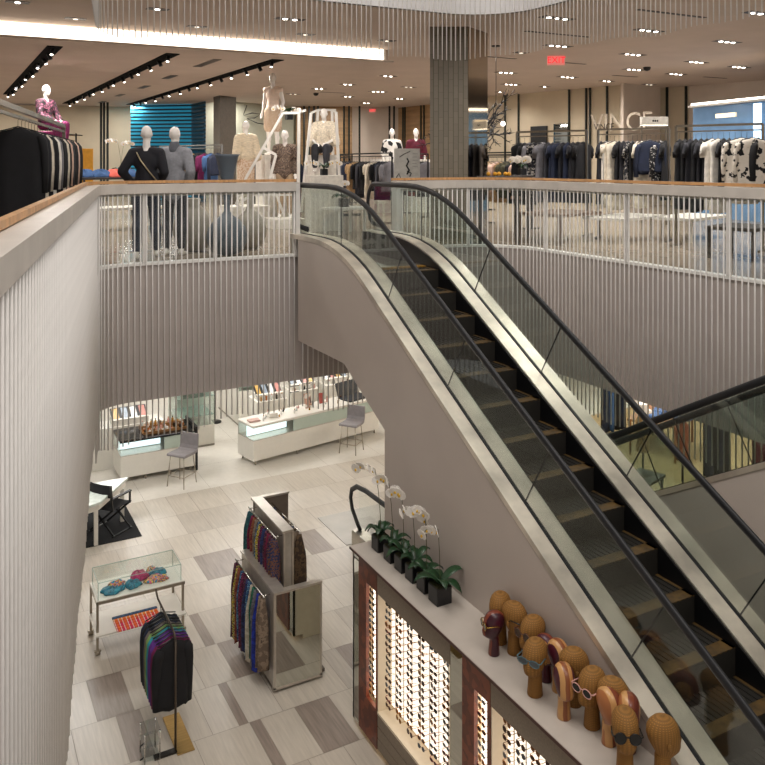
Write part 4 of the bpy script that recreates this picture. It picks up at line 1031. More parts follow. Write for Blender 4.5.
for s in (-1, 1):
    MB().obox((s * .25, -.22, 0), (s * .25, .22, 0.0), .03, .03).build('foot_bar', black, DC, world=False)
    MB().obox((s * .25, .20, .42), (s * .25, .26, .84), .025, .03).build('back_post', black, DC, world=False)
    MB().obox((s * .25, -.2, .62), (s * .25, .24, .62), .05, .02).build('armrest', black, DC, world=False)
    MB().obox((s * .25, -.18, .42), (s * .25, -.18, .62), .025, .025).build('arm_post', black, DC, world=False)
    for yy in (-.19, .19): MB().obox((s * .25, yy, .02), (-s * .25, yy, .44), .022, .03).build('cross_leg', black, DC, world=False)
m = MB(); m.strip([(-.25, .44), (-.1, .425), (.1, .425), (.25, .44)], [(-.25, .43), (-.1, .415), (.1, .415), (.25, .43)], 'y', -.22, .22); m.build('seat', cloth['black'], DC, world=False)
m = MB(); m.strip([(-.26, .24), (-.1, .275), (.1, .275), (.26, .24)], [(-.26, .23), (-.1, .265), (.1, .265), (.26, .23)], 'z', .64, .84); m.build('backrest', cloth['black'], DC, world=False)
# ------------------------------------------------------------------ shop floor seen under the right balcony
def table(lab, x, y, z0, w, d, h, m_, rz=0, legs=True, name='display_table', cat='table', group=None):
    t = thing(name, lab, cat, (x, y, z0), group, rz); MB().cbox(-w / 2, w / 2, -d / 2, d / 2, h - .05, h, .006).build('tabletop', m_, t, world=False)
    for sx in (-1, 1):
        for sy in (-1, 1): MB().box(sx * (w / 2 - .05) - .02, sx * (w / 2 - .05) + .02, sy * (d / 2 - .05) - .02, sy * (d / 2 - .05) + .02, 0, h - .05).build('leg', m_, t, world=False)
    return t
wt = mat('table_wood', '#8a5f3c', .4, var=.1, scale=4, stretch=(1, 10, 1))
table('wooden table stacked with blue clothes under the right balcony', 13.4, 12.4, .012, 1.6, 1.0, .75, wt, .5)
for i in range(4):
    o = MB().cbox(-.16, .16, -.12, .12, 0, .10, .02).build('folded_jeans', cloth['denim'], world=False); o.location = (12.95 + i * .33, 12.2 + i * .16, .763); o.rotation_euler = (0, 0, .5); tag(o, 'stack of blue folded clothes, %s from the left on the wooden table' % ORD[i], 'clothes', 'folded blue clothes under the right balcony')
# ------------------------------------------------------------------ mannequins
skin = mat('mannequin_white', '#efe9e2', .4, var=.01)
def gD(px, d): return onD(px, 200, d)[:2]
def fuse(parts, name, m, parent, voxel=.014, smooth=3):
    mb = MB()
    for p in parts:
        if p[0] == 'c': mb.tube([p[1], p[2]], [p[3], p[4]], 12, cap=True); mb.ell(p[1], (p[3],) * 3, 10, 7); mb.ell(p[2], (p[4],) * 3, 10, 7)
        elif p[0] == 'e': mb.ell(p[1], p[2], 16, 11)
    o = mb.build(name, m, parent, world=False)
    r = o.modifiers.new('r', 'REMESH'); r.mode = 'VOXEL'; r.voxel_size = voxel; r.use_smooth_shade = True
    s = o.modifiers.new('s', 'SMOOTH'); s.iterations = smooth; s.factor = .6
    bpy.context.view_layer.update()
    me = bpy.data.meshes.new_from_object(o.evaluated_get(bpy.context.evaluated_depsgraph_get()))
    o.modifiers.clear(); o.data = me; me.name = name
    if not me.materials: me.materials.append(m)
    return o
def lerp(a, b, t): return tuple(a[i] + (b[i] - a[i]) * t for i in range(3))
def pose(kind='stand', arms='down', turn=0):
    J = dict(pel=(0, 0, .98), wai=(0, 0, 1.12), che=(0, .0, 1.32), nek=(0, 0, 1.50), hed=(0, -.015, 1.68))
    for s, n in ((-1, 'L'), (1, 'R')):
        J['sh' + n] = (s * .175, 0, 1.43); J['hp' + n] = (s * .09, 0, .93)
        J['el' + n] = (s * .235, .03, 1.16); J['wr' + n] = (s * .23, -.06, .93)
        J['kn' + n] = (s * .10, -.02, .50); J['an' + n] = (s * .11, .02, .08); J['to' + n] = (s * .12, -.14, .025)
    if arms == 'akimbo':
        J['elR'] = (.31, .08, 1.18); J['wrR'] = (.20, -.06, 1.02); J['elL'] = (-.25, .06, 1.17); J['wrL'] = (-.16, -.12, 1.05)
    if arms == 'pocket': 
        for s, n in ((-1, 'L'), (1, 'R')): J['el' + n] = (s * .26, .08, 1.18); J['wr' + n] = (s * .19, -.04, .97)
    if arms == 'lap':
        for s, n in ((-1, 'L'), (1, 'R')): J['el' + n] = (s * .24, -.06, 1.16); J['wr' + n] = (s * .10, -.30, 1.02)
    if kind == 'stride': J['knL'] = (-.10, -.10, .50); J['anL'] = (-.11, -.16, .08); J['toL'] = (-.12, -.32, .03); J['knR'] = (.10, .06, .50); J['anR'] = (.10, .18, .09); J['toR'] = (.11, .04, .03)
    if kind == 'sit':
        for k in ('pel', 'wai', 'che', 'nek', 'hed'): J[k] = (J[k][0], J[k][1], J[k][2] - .46)
        for s, n in ((-1, 'L'), (1, 'R')):
            J['sh' + n] = (s * .175, 0, .97); J['hp' + n] = (s * .09, 0, .50); J['kn' + n] = (s * .12, -.42, .52); J['an' + n] = (s * .12, -.40, .09); J['to' + n] = (s * .12, -.56, .03)
            J['el' + n] = (s * .25, -.08, .70); J['wr' + n] = (s * .10, -.30, .60)
    return J
def body_parts(J, fem=True):
    P = []
    c = lambda a, b, r0, r1: P.append(('c', a, b, r0, r1))
    hx, hy, hz = J['hed']
    P.append(('e', (hx, hy + .005, hz + .03), (.074, .095, .100))); P.append(('e', (hx, hy - .035, hz - .045), (.052, .058, .072))); P.append(('e', (hx, hy - .098, hz - .008), (.011, .016, .022)))
    for s in (-1, 1): P.append(('e', (hx + s * .074, hy + .005, hz - .0), (.009, .018, .028)))
    c(J['nek'], (hx, hy + .015, hz - .05), .052, .047); c((0, J['nek'][1], J['nek'][2] - .06), J['nek'], .075, .052)
    ch, wa, pe = J['che'], J['wai'], J['pel']
    P.append(('e', ch, (.155, .095, .17))); P.append(('e', (ch[0], ch[1], ch[2] + .08), (.165, .075, .07))); P.append(('e', wa, (.115, .085, .14))); P.append(('e', pe, (.165, .105, .13)))
    c(ch, pe, .09, .10)
    for n in 'LR':
        s = -1 if n == 'L' else 1
        c((s * .09, J['sh' + n][1], J['sh' + n][2] + .02), J['sh' + n], .055, .055); c(J['sh' + n], J['el' + n], .052, .038); c(J['el' + n], J['wr' + n], .038, .025)
        w, e = Vector(J['wr' + n]), Vector(J['el' + n]); d = (w - e).normalized(); sd = d.cross(Vector((0, 1, 0))); sd = sd.normalized() if sd.length > .1 else Vector((1, 0, 0))
        pm = w + d * .05; c(tuple(w), tuple(pm), .026, .030)
        for k in range(4):
            b0 = pm + sd * (.012 * (k - 1.5) * 1.3) + d * .01; L = [.07, .08, .075, .06][k]; mid = b0 + d * L * .55 + Vector((0, -.008, 0)); tip = b0 + d * L + Vector((0, -.022, 0))
            c(tuple(b0), tuple(mid), .0095, .009); c(tuple(mid), tuple(tip), .009, .008)
        th = w + d * .02 - sd * .02; c(tuple(th), tuple(th - sd * .025 + d * .045 + Vector((0, -.012, 0))), .011, .009)
        c(J['hp' + n], J['kn' + n], .085, .055); c(J['kn' + n], J['an' + n], .052, .034); kn = Vector(J['kn' + n]); an = Vector(J['an' + n])
        q = kn.lerp(an, .3); P.append(('e', (q.x, q.y + .02, q.z), (.05, .052, .10)))
        c(J['an' + n], (J['an' + n][0], J['an' + n][1] + .03, .04), .035, .034); c((J['an' + n][0], J['an' + n][1] + .02, .035 if True else 0), J['to' + n], .034, .024)
    return P
def inflate(J, what, ex, sleeve=1.0, length=0):
    P = []; c = lambda a, b, r0, r1: P.append(('c', a, b, r0 + ex, r1 + ex)); ch, wa, pe = J['che'], J['wai'], J['pel']
    if what == 'top':
        P.append(('e', ch, (.160 + ex, .100 + ex, .17))); P.append(('e', (ch[0], ch[1], ch[2] + .07), (.168 + ex, .08 + ex, .08))); P.append(('e', wa, (.13 + ex, .095 + ex, .17))); c(ch, (pe[0], pe[1], pe[2] - length), .10, .115)
        P.append(('e', (pe[0], pe[1], pe[2] + .02 - length), (.165 + ex, .11 + ex, .13)))
        for n in 'LR':
            s = -1 if n == 'L' else 1; c((s * .08, J['sh' + n][1], J['sh' + n][2] + .015), J['sh' + n], .06, .058); e = J['el' + n]
            if sleeve >= 1: c(J['sh' + n], e, .056, .042); c(e, lerp(e, J['wr' + n], .92), .042, .034)
            elif sleeve > 0: c(J['sh' + n], lerp(J['sh' + n], e, sleeve * 1.6), .058, .05)
    if what == 'trousers':
        P.append(('e', pe, (.168 + ex, .11 + ex, .12)))
        for n in 'LR': c(J['hp' + n], J['kn' + n], .09, .064); c(J['kn' + n], lerp(J['kn' + n], J['an' + n], .3), .064, .066); c(lerp(J['kn' + n], J['an' + n], .3), lerp(J['kn' + n], J['an' + n], .88), .066, .044); q = lerp(J['kn' + n], J['an' + n], .3); P.append(('e', (q[0], q[1] + .02, q[2]), (.062 + ex, .066 + ex, .12)))
    if what == 'skirt':
        P.append(('e', pe, (.170 + ex, .115 + ex, .12)))
        for n in 'LR': c(J['hp' + n], lerp(J['hp' + n], J['kn' + n], length), .095, .085)
        c(pe, (0, 0, pe[2] - .40 * length), .12, .14)
    if what == 'collar': c(lerp(J['nek'], J['che'], .15), lerp(J['nek'], J['hed'], .25), .085, .07)
    return P
def mannequin(lab, loc, rz, J, clothes, group=None, vox=.012, cat='mannequin', scale=1.0):
    t = thing('mannequin', lab, cat, loc, group, rz); t.scale = (scale,) * 3
    fuse(body_parts(J), 'body', skin, t, vox, 3)
    for nm, parts, m in clothes: fuse(parts, nm, m, t, .016, 4)
    return t
J = pose('stride', 'akimbo'); q = onZ(141, 261, UP)
a = mannequin('mannequin seen from behind in a black jacket with hand on hip and a bag strap', (*gD(146.5, 11.5), UP), PI - TH + .1, J, [('jacket', inflate(J, 'top', .022, 1, -.02), cloth['near-black']), ('trousers', inflate(J, 'trousers', .012), cloth['navy'])], scale=1.03)
st = MB(); st.tube([(.13, .06, 1.46), (.05, .145, 1.33), (-.06, .14, 1.18), (-.17, .11, 1.04)], .009, 6); st.build('bag_strap', mat('strap_silver', '#b9a98a', .35, .5), a, world=False)
st = MB(); st.cbox(-.20, .10, .13, .18, .94, 1.04, .02); st.build('belt_bag', black, a, world=False)
J = pose('stand', 'pocket')
a = mannequin('mannequin seen from behind in a light grey wool coat beside the black-jacketed one', (*gD(174.5, 11.85), UP), PI - TH - .1, J, [('coat', inflate(J, 'top', .030, 1, .12), mat('wool_grey', '#8f9096', .9, var=.06, scale=30)), ('collar', inflate(J, 'collar', .008), mat('wool_dark', '#63656c', .9)), ('trousers', inflate(J, 'trousers', .010), cloth['charcoal'])], scale=1.03)
# pedestal for them
# platform group in the centre
plm = mat('platform_white', '#dcd6cc', .5)
def platform(lab, x, y, w, d, h, m=plm, name='plinth', cat='plinth'):
    t = MB().cbox(x - w / 2, x + w / 2, y - d / 2, y + d / 2, UP + .001, UP + h, .008).build(name, m, loc=(x, y, UP)); return tag(t, lab, cat)
x, y = gD(246, 17.5); platform('low white plinth under the mannequin in the cream cable sweater', x, y, .9, .9, .42)
J = pose('stand', 'down'); mannequin('mannequin in cream cable knit sweater and lace skirt left of the white frame', (x, y, UP + .42), PI - TH + .7, J, [('sweater', inflate(J, 'top', .05, .9, -.06), mat('cable_knit', '#d6c6ac', .95, var=.1, scale=14, bump=1, stretch=(1, 1, 4))), ('skirt', inflate(J, 'skirt', .02, length=.9), banded('lace', ['#c9a88c', '#e0cdb8', '#b9937a'], 30, .9, kind='noise'))])
x, y = gD(273, 18); platform('tall pale box on which the highest standing mannequin stands', x, y, .6, .6, 1.50, plm)
J = pose('stand', 'down'); mannequin('tallest placed mannequin in a blush sleeveless top and fringed skirt above the white frames', (x, y, UP + 1.50), -TH - .35, J, [('top', inflate(J, 'top', .016, 0, -.02), mat('satin_blush', '#e3cbb8', .5)), ('fringe_skirt', inflate(J, 'skirt', .03, length=.75), banded('fringe', ['#c9ad90', '#e6d6c2', '#b8977c'], 40, .9, axis='X', dist=2))])
x, y = gD(285, 16.8); platform('low white plinth under the mannequin in the patterned jacket', x, y, .7, .7, .20)
J = pose('stand', 'down'); mannequin('mannequin in a brown speckled open jacket in front of the white A-frame', (x, y, UP + .20), -TH, J, [('jacket', inflate(J, 'top', .03, 1, .05), banded('speckle', ['#3a2c26', '#8a7464', '#241c1a', '#c0aa98'], 45, .8, kind='noise')), ('trousers', inflate(J, 'trousers', .012), cloth['tan'])])
x, y = gD(324, 17.2)
sb = thing('stool_box', 'white box seat inside the tall white ladder frame', 'plinth', (x, y, UP)); MB().cbox(x - .25, x + .25, y - .1, y + .4, UP + .001, UP + 1.5, .01).build('body', plm, sb)
J = pose('sit', 'lap'); mannequin('seated mannequin in a white fur vest leaning inside the white ladder frame', (x, y, UP + 1.13), -TH - .1, J, [('fur_vest', inflate(J, 'top', .045, .8, -.04), mat('fur', '#dccfba', .95, var=.14, scale=30, bump=1)), ('trousers', inflate(J, 'trousers', .015), cloth['charcoal'])])
# white A-frame and ladder
wm = mat('frame_white', '#e6e2dc', .4, var=.01)
AF = thing('ladder', 'white A-shaped metal ladder frame beside the tall mannequin', 'display frame', (*gD(275, 16.6), UP))
def fr_pt(px, py, d): return onD(px, py, d)
def bar(px0, py0, px1, py1, d, w=.05, nm='bar', par=AF, m=wm): MB().obox(fr_pt(px0, py0, d), fr_pt(px1, py1, d), w, w).build(nm, m, par)
bar(246, 178, 283, 113, 16.4); bar(283, 113, 300, 113, 16.4); bar(299, 108, 298, 217, 16.4); bar(264, 148, 276, 155, 16.4); bar(276, 155, 270, 178, 16.4); bar(246, 178, 236, 205, 16.4); bar(236, 205, 275, 180, 16.4); bar(270, 178, 284, 215, 16.4, .04); bar(237, 205, 262, 217, 16.4, .04)
bar(299, 113, 306, 110, 16.9); bar(250, 195, 298, 195, 16.4, .035, 'rung')
LF = thing('ladder', 'tall white ladder frame around the seated mannequin', 'display frame', (*gD(325, 16.4), UP))
for a_ in ((311, 113, 301, 212, 16.2), (336, 112, 341, 214, 16.2), (318, 110, 312, 205, 17.6), (332, 110, 334, 205, 17.6), (318, 110, 336, 110, 17.8), (311, 113, 318, 110, 17.6), (332, 110, 336, 112, 17.6)): bar(*a_, .045, 'bar', LF)
for yy in (179, 196): bar(306 - (yy - 150) * .05, yy, 339, yy, 16.2, .04, 'rung', LF)
# orchids of the centre group
x, y, z = onD(289, 112, 16.7); orchid(x, y, z - .16, 'white orchid spray on top of the white A-frame', 61, [(-.14, 0, .10, 5, .22), (.10, .02, .08, 4, .16)], .13, None, 5, .16)
x, y, z = onD(324, 168, 16.0); pt = platform('white ledge in front of the seated mannequin', x, y, .7, .3, z - UP - .14); orchid(x, y, z - .14, 'white orchids on the ledge in front of the seated mannequin', 62, [(-.2, 0, .12, 5, .2), (.2, 0, .12, 5, .2)], .12, None, 5, .16)
# gourd vases
def vase(lab, px, py, d, prof, m, n=28):
    x, y = gD(px, d); t = thing('floor_vase', lab, 'vase', (x, y, UP)); MB().lathe([(r, z) for r, z in prof], (x, y, UP + .002), n).build('body', m, t); return t
blu = mat('ceramic_blue', '#5d6772', .45, var=.06, scale=3); tpe = mat('ceramic_taupe', '#8f877a', .5, var=.05, scale=3); gry = mat('ceramic_grey', '#66615d', .5, var=.05, scale=3)
bulb = lambda R_, H, nk, top: [(.10, 0), (R_ * .72, .04), (R_ * .96, H * .30), (R_, H * .46), (R_ * .90, H * .66), (R_ * .62, H * .84), (R_ * .30, H * .95), (nk, H * 1.06)] + top
vase('blue-grey bulbous floor vase with a long flared neck behind the back balustrade', 227, 260, 11.9, bulb(.30, .60, .045, [(.045, .78), (.06, .95), (.16, 1.42), (.19, 1.46), (.17, 1.46), (.05, .98)]), blu)
vase('round taupe floor vase left of the blue-grey one', 193, 256, 12.4, bulb(.30, .74, .12, [(.10, .80), (.09, .80)]), tpe)
vase('taupe bulbous floor vase with narrow neck right of the blue-grey one', 250, 252, 12.8, bulb(.26, .62, .05, [(.045, .9), (.04, .9)]), tpe)
# ------------------------------------------------------------------ garment racks on the upper floor
rackm = mat('rack_nickel', '#8f8577', .3, .9); rackb = mat('rack_black', '#1c1c1e', .4, .7)
def rack(lab, p0, p1, ztop, zb, m=rackm, w=.035, group=None, grid=True, foot=.45):
    """rectangular rack from p0 to p1 (xy); ztop = top frame height, zb = hanging bar height above the floor"""
    c = ((p0[0] + p1[0]) / 2, (p0[1] + p1[1]) / 2); t = thing('garment_rack', lab, 'clothes rack', (c[0], c[1], UP), group)
    d = (Vector(p1) - Vector(p0)).normalized(); n = Vector((-d.y, d.x))
    for p in (p0, p1):
        MB().obox((p[0], p[1], UP + .03), (p[0], p[1], UP + ztop), w, w, up=(d.x, d.y, 0)).build('post', m, t)
        MB().obox((p[0] - n.x * foot / 2, p[1] - n.y * foot / 2, UP + .015), (p[0] + n.x * foot / 2, p[1] + n.y * foot / 2, UP + .015), w, .025).build('foot', m, t)
    MB().obox((*p0, UP + ztop), (*p1, UP + ztop), w, w).build('top_bar', m, t)
    if grid: MB().obox((*p0, UP + zb + .0), (*p1, UP + zb + .0), w * .6, w * .6).build('hanging_bar', m, t)
    return t
NM = {'coat': 'coat', 'dress': 'dress', 'top': 'top', 'jacket': 'jacket', 'trousers': 'trousers', 'skirt': 'skirt'}
def fill(p0, p1, zb, items, where, grp, rz_extra=0, jit=.0, turn={}):
    """items: list of (colour, kind, length) from p0 to p1"""
    a = math.atan2(p1[1] - p0[1], p1[0] - p0[0]) - PI / 2; n = len(items); r = random.Random(hash(where) % 1 + len(where))
    for i, (c, kd, L) in enumerate(items):
        t = (i + .7) / (n + .4); x = p0[0] + (p1[0] - p0[0]) * t; y = p0[1] + (p1[1] - p0[1]) * t
        if turn.get(i, 0) < -1: x -= .16; y -= .13
        sl = {'coat': .58, 'jacket': .55, 'dress': .0 if i % 2 else .22, 'top': .35, 'trousers': 0, 'skirt': 0}[kd]; W = {'coat': .50, 'jacket': .46, 'dress': .40, 'top': .42, 'trousers': .34, 'skirt': .34}[kd]
        garment(kd, '%s %s, %s from %s' % (c, kd, ORD[i] if i < 26 else 'last', 'the ' + where if where.startswith('near') else 'the left end of the ' + where), kd, x, y, UP + zb - .02, a + rz_extra + turn.get(i, 0) + r.uniform(-.08, .08), cloth[c], L, W, .042, sl, {'coat': .12, 'jacket': .05, 'dress': .18, 'top': .1, 'trousers': -.15, 'skirt': .2}[kd], i % 3, grp, kd in ('trousers', 'skirt'))
RX = 10.75
rack('nickel rack holding the branch-print coats at the right edge above the balustrade', (11.0, 8.20), (10.50, 9.42), 1.93, 1.84, grid=True)
fill((11.0, 8.20), (10.50, 9.42), 1.82, [('black', 'coat', 1.0), ('white and black branch print', 'coat', 1.05), ('black', 'coat', 1.0), ('white and black branch print', 'coat', 1.08), ('charcoal', 'dress', 1.0), ('black', 'top', .75), ('black', 'dress', 1.0), ('white', 'dress', 1.25), ('white', 'dress', 1.2), ('black', 'dress', 1.2), ('near-black', 'dress', 1.2), ('black', 'dress', 1.25), ('near-black', 'dress', 1.2), ('black', 'dress', 1.2), ('black', 'dress', 1.2)], 'near end, right edge rack', 'garments on the right edge rack', turn={1: -1.2, 3: -1.15, 7: -.4, 8: -.4})
rack('nickel rack of black dotted and cream dresses in the middle of the right side', (10.95, 9.98), (10.35, 11.05), 1.93, 1.84)
fill((10.95, 9.98), (10.35, 11.05), 1.82, [('black', 'dress', 1.1), ('dotted', 'top', .85), ('dotted', 'jacket', .8), ('navy', 'jacket', .62), ('navy', 'jacket', .66), ('cream', 'dress', 1.25), ('cream', 'dress', 1.2), ('black', 'dress', .95), ('dark floral', 'dress', 1.0), ('near-black', 'dress', 1.0), ('black', 'dress', .95), ('cream', 'dress', 1.3), ('cream', 'dress', 1.25), ('striped', 'dress', 1.2), ('near-black', 'dress', 1.2)], 'near end, middle rack', 'garments on the middle rack', turn={1: -.3, 3: -1.15, 4: -.5, 5: -.3, 11: -.5, 12: -.6})
rack('nickel rack of navy and floral dresses nearest the clad column', (10.45, 11.45), (9.85, 12.75), 1.93, 1.84)
fill((10.45, 11.45), (9.85, 12.75), 1.82, [('black', 'dress', 1.2), ('black', 'dress', 1.2), ('near-black', 'dress', 1.2), ('navy', 'dress', 1.2), ('near-black', 'dress', 1.2), ('navy', 'dress', 1.2), ('navy', 'dress', 1.2), ('charcoal', 'dress', 1.2), ('grey', 'dress', 1.2), ('dark floral', 'dress', 1.1), ('dark floral', 'dress', 1.15), ('grey', 'top', .7), ('black', 'dress', 1.1), ('black', 'dress', 1.1)], 'near end, rack by the column', 'garments on the rack by the column', turn={0: -.4, 1: -.3, 5: -.4, 8: -.5, 9: -.6, 10: -.5, 13: -.6})
# left rack beside the camera
rack('long dark nickel rack crowded with dark coats at the left edge', (-.1, 5.6), (1.60, 12.9), 1.88, 1.80, rackm, .05)
fill((.64, 8.75), (1.58, 12.8), 1.80, [('black', 'coat', 1.15), ('near-black', 'coat', 1.1), ('cream', 'coat', 1.0), ('black', 'jacket', .9), ('black', 'coat', 1.0), ('white', 'coat', .9), ('grey', 'coat', .7), ('black', 'coat', 1.0), ('near-black', 'coat', 1.0), ('cream', 'coat', .95), ('black', 'coat', 1.0), ('blush', 'coat', 1.0), ('charcoal', 'coat', 1.0), ('black', 'coat', 1.0), ('near-black', 'coat', 1.0), ('blush', 'coat', 1.0), ('black', 'coat', 1.0), ('black', 'coat', 1.0)], 'near end, left edge rack', 'garments on the left edge rack')
# mid-field racks: (px0,px1,d0,d1,label,items,top)
def midrack(lab, px0, d0, px1, d1, items, where, m=rackb, zt=1.55, zb=1.48):
    p0, p1 = gD(px0, d0), gD(px1, d1); rack(lab, p0, p1, zt, zb, m, .03); fill(p0, p1, zb - .02, items, where, 'garments on the ' + where)
D_ = lambda *c: [(k, 'dress' if i % 3 == 0 else ('jacket' if i % 3 == 1 else 'top'), .95 - .1 * (i % 3)) for i, k in enumerate(c)]
midrack('black rack of red and dark clothes just left of the clad column', 403, 21.5, 428, 20.0, D_('charcoal', 'grey', 'red', 'red', 'charcoal', 'navy', 'near-black', 'grey'), 'rack with the red dresses')
midrack('black rack with camel, black and cream jackets left of the easel sign', 352, 20.5, 392, 18.0, D_('camel', 'camel', 'black', 'near-black', 'charcoal', 'black', 'cream', 'cream', 'black', 'navy', 'charcoal', 'grey'), 'rack with the camel jackets')
midrack('black rack of denim and dark clothes right of the seated mannequin', 340, 22, 352, 21, D_('denim', 'navy', 'charcoal', 'dark floral', 'grey', 'navy'), 'rack with the denim tops')
midrack('black rack of dark trousers behind the escalator landing', 334, 24, 350, 27, D_('navy', 'charcoal', 'grey', 'navy', 'black', 'denim'), 'farther rack behind the landing')
midrack('chrome rack of navy and black clothes right of the grey-coated mannequin', 160, 21, 222, 19.0, [('navy', 'coat', .95), ('black', 'coat', 1.0), ('navy', 'coat', 1.0), ('near-black', 'coat', .95), ('black', 'coat', 1.0), ('camel', 'coat', 1.0), ('black', 'coat', .9), ('plum', 'top', .9), ('denim', 'top', .9), ('navy', 'coat', .6)], 'chrome rack behind the mannequins', chrome, 1.75, 1.68)
midrack('black rack of dark shirts behind the tall mannequin group', 255, 23, 300, 22, D_('navy', 'black', 'denim', 'wine', 'red', 'red', 'near-black', 'navy'), 'rack behind the mannequin group')
midrack('black rack right of the column with camel and blush clothes', 486, 18.0, 532, 16.5, D_('camel', 'tan', 'blush', 'camel', 'olive', 'olive', 'black', 'blush', 'charcoal', 'black'), 'blush clothes rack')
midrack('black rack further behind right of the column', 488, 23.0, 530, 21, D_('grey', 'black', 'navy', 'charcoal', 'black', 'grey', 'near-black'), 'farther rack right of the column')
midrack('black rack of dark trousers left of the back-turned mannequins', 66, 23.5, 86, 25, D_('black', 'near-black', 'charcoal', 'black', 'black'), 'rack left of the mannequins')
# tables and plinths on the upper floor
def utable(lab, px, d, w, dp, h, m, rz=0): x, y = gD(px, d); return table(lab, x, y, UP, w, dp, h, m, rz), (x, y)
t_, (x, y) = utable('dark display table with blue and pink folded clothes beyond the left corner', 109, 20, 1.6, .9, .98, mat('table_black', '#26221f', .4), .2)
for i, (dx, c, cn) in enumerate([(-.55, 'denim', 'blue'), (-.2, 'denim', 'light blue'), (.15, 'rust', 'coral'), (.45, 'denim', 'mid blue')]):
    o = heap((x + dx, y, UP + .981), .24, .20, .16, cloth[c] if c != 'rust' else mat('coral', '#e0685a', .8), 70 + i, '%s cloth heap, %s from the left on the dark table beyond the corner' % (cn, ORD[i]), 'folded_clothes'); o['category'] = 'clothes'; o['group'] = 'folded clothes on the dark table'
orchid(x + .35, y + .35, UP + .98, 'white orchids on the dark table behind the folded clothes', 81, [(-.12, 0, .75, 6, .25), (.10, 0, .70, 6, .22)], .14, None, 6, .3)
seat_m = mat('bench_dark', '#3a332e', .5)
for i, (px, d, w, dp, h, m_, lab) in enumerate([(122, 16.5, 1.6, .8, .45, plm, 'low white table seen through the rods behind the mannequins'), (345, 15.5, .75, .5, .5, wm, 'small white side table beyond the escalator landing'), (560, 14.0, 1.3, .9, .5, mat('bench_tan', '#6a5340', .5), 'low brown table seen through the rods right of the escalator'), (625, 14.2, 1.5, .8, .42, plm, 'low white bench seen through the right rods'), (742, 11.6, .9, .7, .45, seat_m, 'low dark table at the far right behind the rods'), (690, 14.5, 1.6, .8, .4, plm, 'pale low table between the dress racks behind the rods')]):
    utable(lab, px, d, w, dp, h, m_, .3)
x, y = gD(344, 15.5); orchid(x, y, UP + .5, 'green potted plant on the small white table beyond the landing', 83, [(.05, 0, .3, 2, .05)], .16, None, 8, .26)
# hanging easel sign with drawing
x, y = gD(407, 15.2); ES = thing('easel_sign', 'pale grey board with a black line drawing on a stand near the rail end', 'sign', (x, y, UP), None, -TH)
MB().box(-.24, .24, -.01, .01, 1.02, 1.60).build('board', mat('board_grey', '#c0beb8', .5), ES, world=False); MB().box(-.02, .02, .0, .02, 0, 1.02).build('stand', rackm, ES, world=False); MB().box(-.15, .15, -.1, .1, 0, .02).build('base', rackm, ES, world=False)
dr = MB(); dr.tube([(-.14, -.016, 1.44), (-.05, -.016, 1.50), (.06, -.016, 1.55)], .007, 5); dr.tube([(0, -.016, 1.42), (.03, -.016, 1.36), (-.01, -.016, 1.28), (.04, -.016, 1.20), (0, -.016, 1.12)], .016, 6); dr.tube([(-.2, -.016, 1.06), (-.15, -.016, 1.14), (-.12, -.016, 1.05)], .008, 5); dr.tube([(.0, -.016, 1.18), (.08, -.016, 1.14), (.05, -.016, 1.08)], .010, 5); dr.build('drawing', black, ES, world=False)
dr = MB()
for i in range(5): dr.box(.10, .20 - .02 * (i % 2), -.014, -.011, 1.50 - i * .06, 1.505 - i * .06)
dr.build('caption_lines', mat('ink', '#55555a', .6), ES, world=False)
# bust mannequins on a white ledge
J = pose('stand', 'down')
def bust(lab, px, d, m, rz=0):
    x, y = gD(px, d); zt = 1.42; platform('white plinth under the %s' % ' '.join(lab.split()[:6]), x, y, 1.1, .45, zt)
    t = thing('bust_mannequin', lab, 'mannequin', (x, y, UP + zt - 0.98), None, -TH + rz); P = [p for p in body_parts(J) if (p[1][2] > .98)]; fuse(P, 'body', skin, t, .016, 2); fuse(inflate(J, 'top', .03, .7, 0), 'jacket', m, t, .018, 3); return t
bust('half-figure mannequin in a black and white checked jacket on a ledge', 392, 22, banded('check', ['#e0dcd6', '#16161a', '#e0dcd6', '#16161a'], 9, .8, kind='voronoi'))
bust('half-figure mannequin in a grey vest and wine sleeves on a ledge by the column', 416, 22, cloth['wine'])
# mannequin on magenta box at left
x, y = onD(47, 120, 17)[:2]; mg = mat('magenta_box', '#8c1a5c', .4); sb = MB().cbox(x - .35, x + .35, y - .3, y + .3, UP + .001, UP + 2.28 - .30, .01).build('plinth', mg, loc=(x, y, UP)); tag(sb, 'tall magenta box behind the left rack carrying a seated mannequin', 'plinth')
J = pose('sit', 'lap'); mannequin('seated mannequin in a dark floral top on the magenta box at far left', (x - .02, y + .05, UP + 1.98 - .37), -TH + 1.2, J, [('blouse', inflate(J, 'top', .025, 1, -.02), banded('floral_pink', ['#120c12', '#1a1218', '#5a2038', '#1c1418', '#a8607a', '#120c12'], 22, .8, kind='noise')), ('trousers', inflate(J, 'trousers', .015), cloth['plum'])])
# far left details
x, y = onD(40, 150, 19)[:2]
FS = thing('shelf_frame', 'black metal shelving frame behind the left rack, near the yellow box', 'shelving', (*gD(68, 21), UP))
for px in (62, 76):
    for d in (20, 21): MB().obox((*gD(px, d), UP), (*gD(px, d), UP + 2.05), .035, .035).build('post', rackb, FS)
for zz in (.9, 1.5, 2.03): MB().obox((*gD(62, 20.5), UP + zz), (*gD(76, 20.5), UP + zz), .9, .025).build('shelf', rackb, FS)
x, y = gD(80, 22.5); sb = MB().cbox(x - .33, x + .33, y - .1, y + .1, UP + .001, UP + 1.72, .01).build('yellow_panel', mat('panel_yellow', '#c98f1e', .5), loc=(x, y, UP)); tag(sb, 'mustard yellow panel standing beyond the left rack', 'panel')
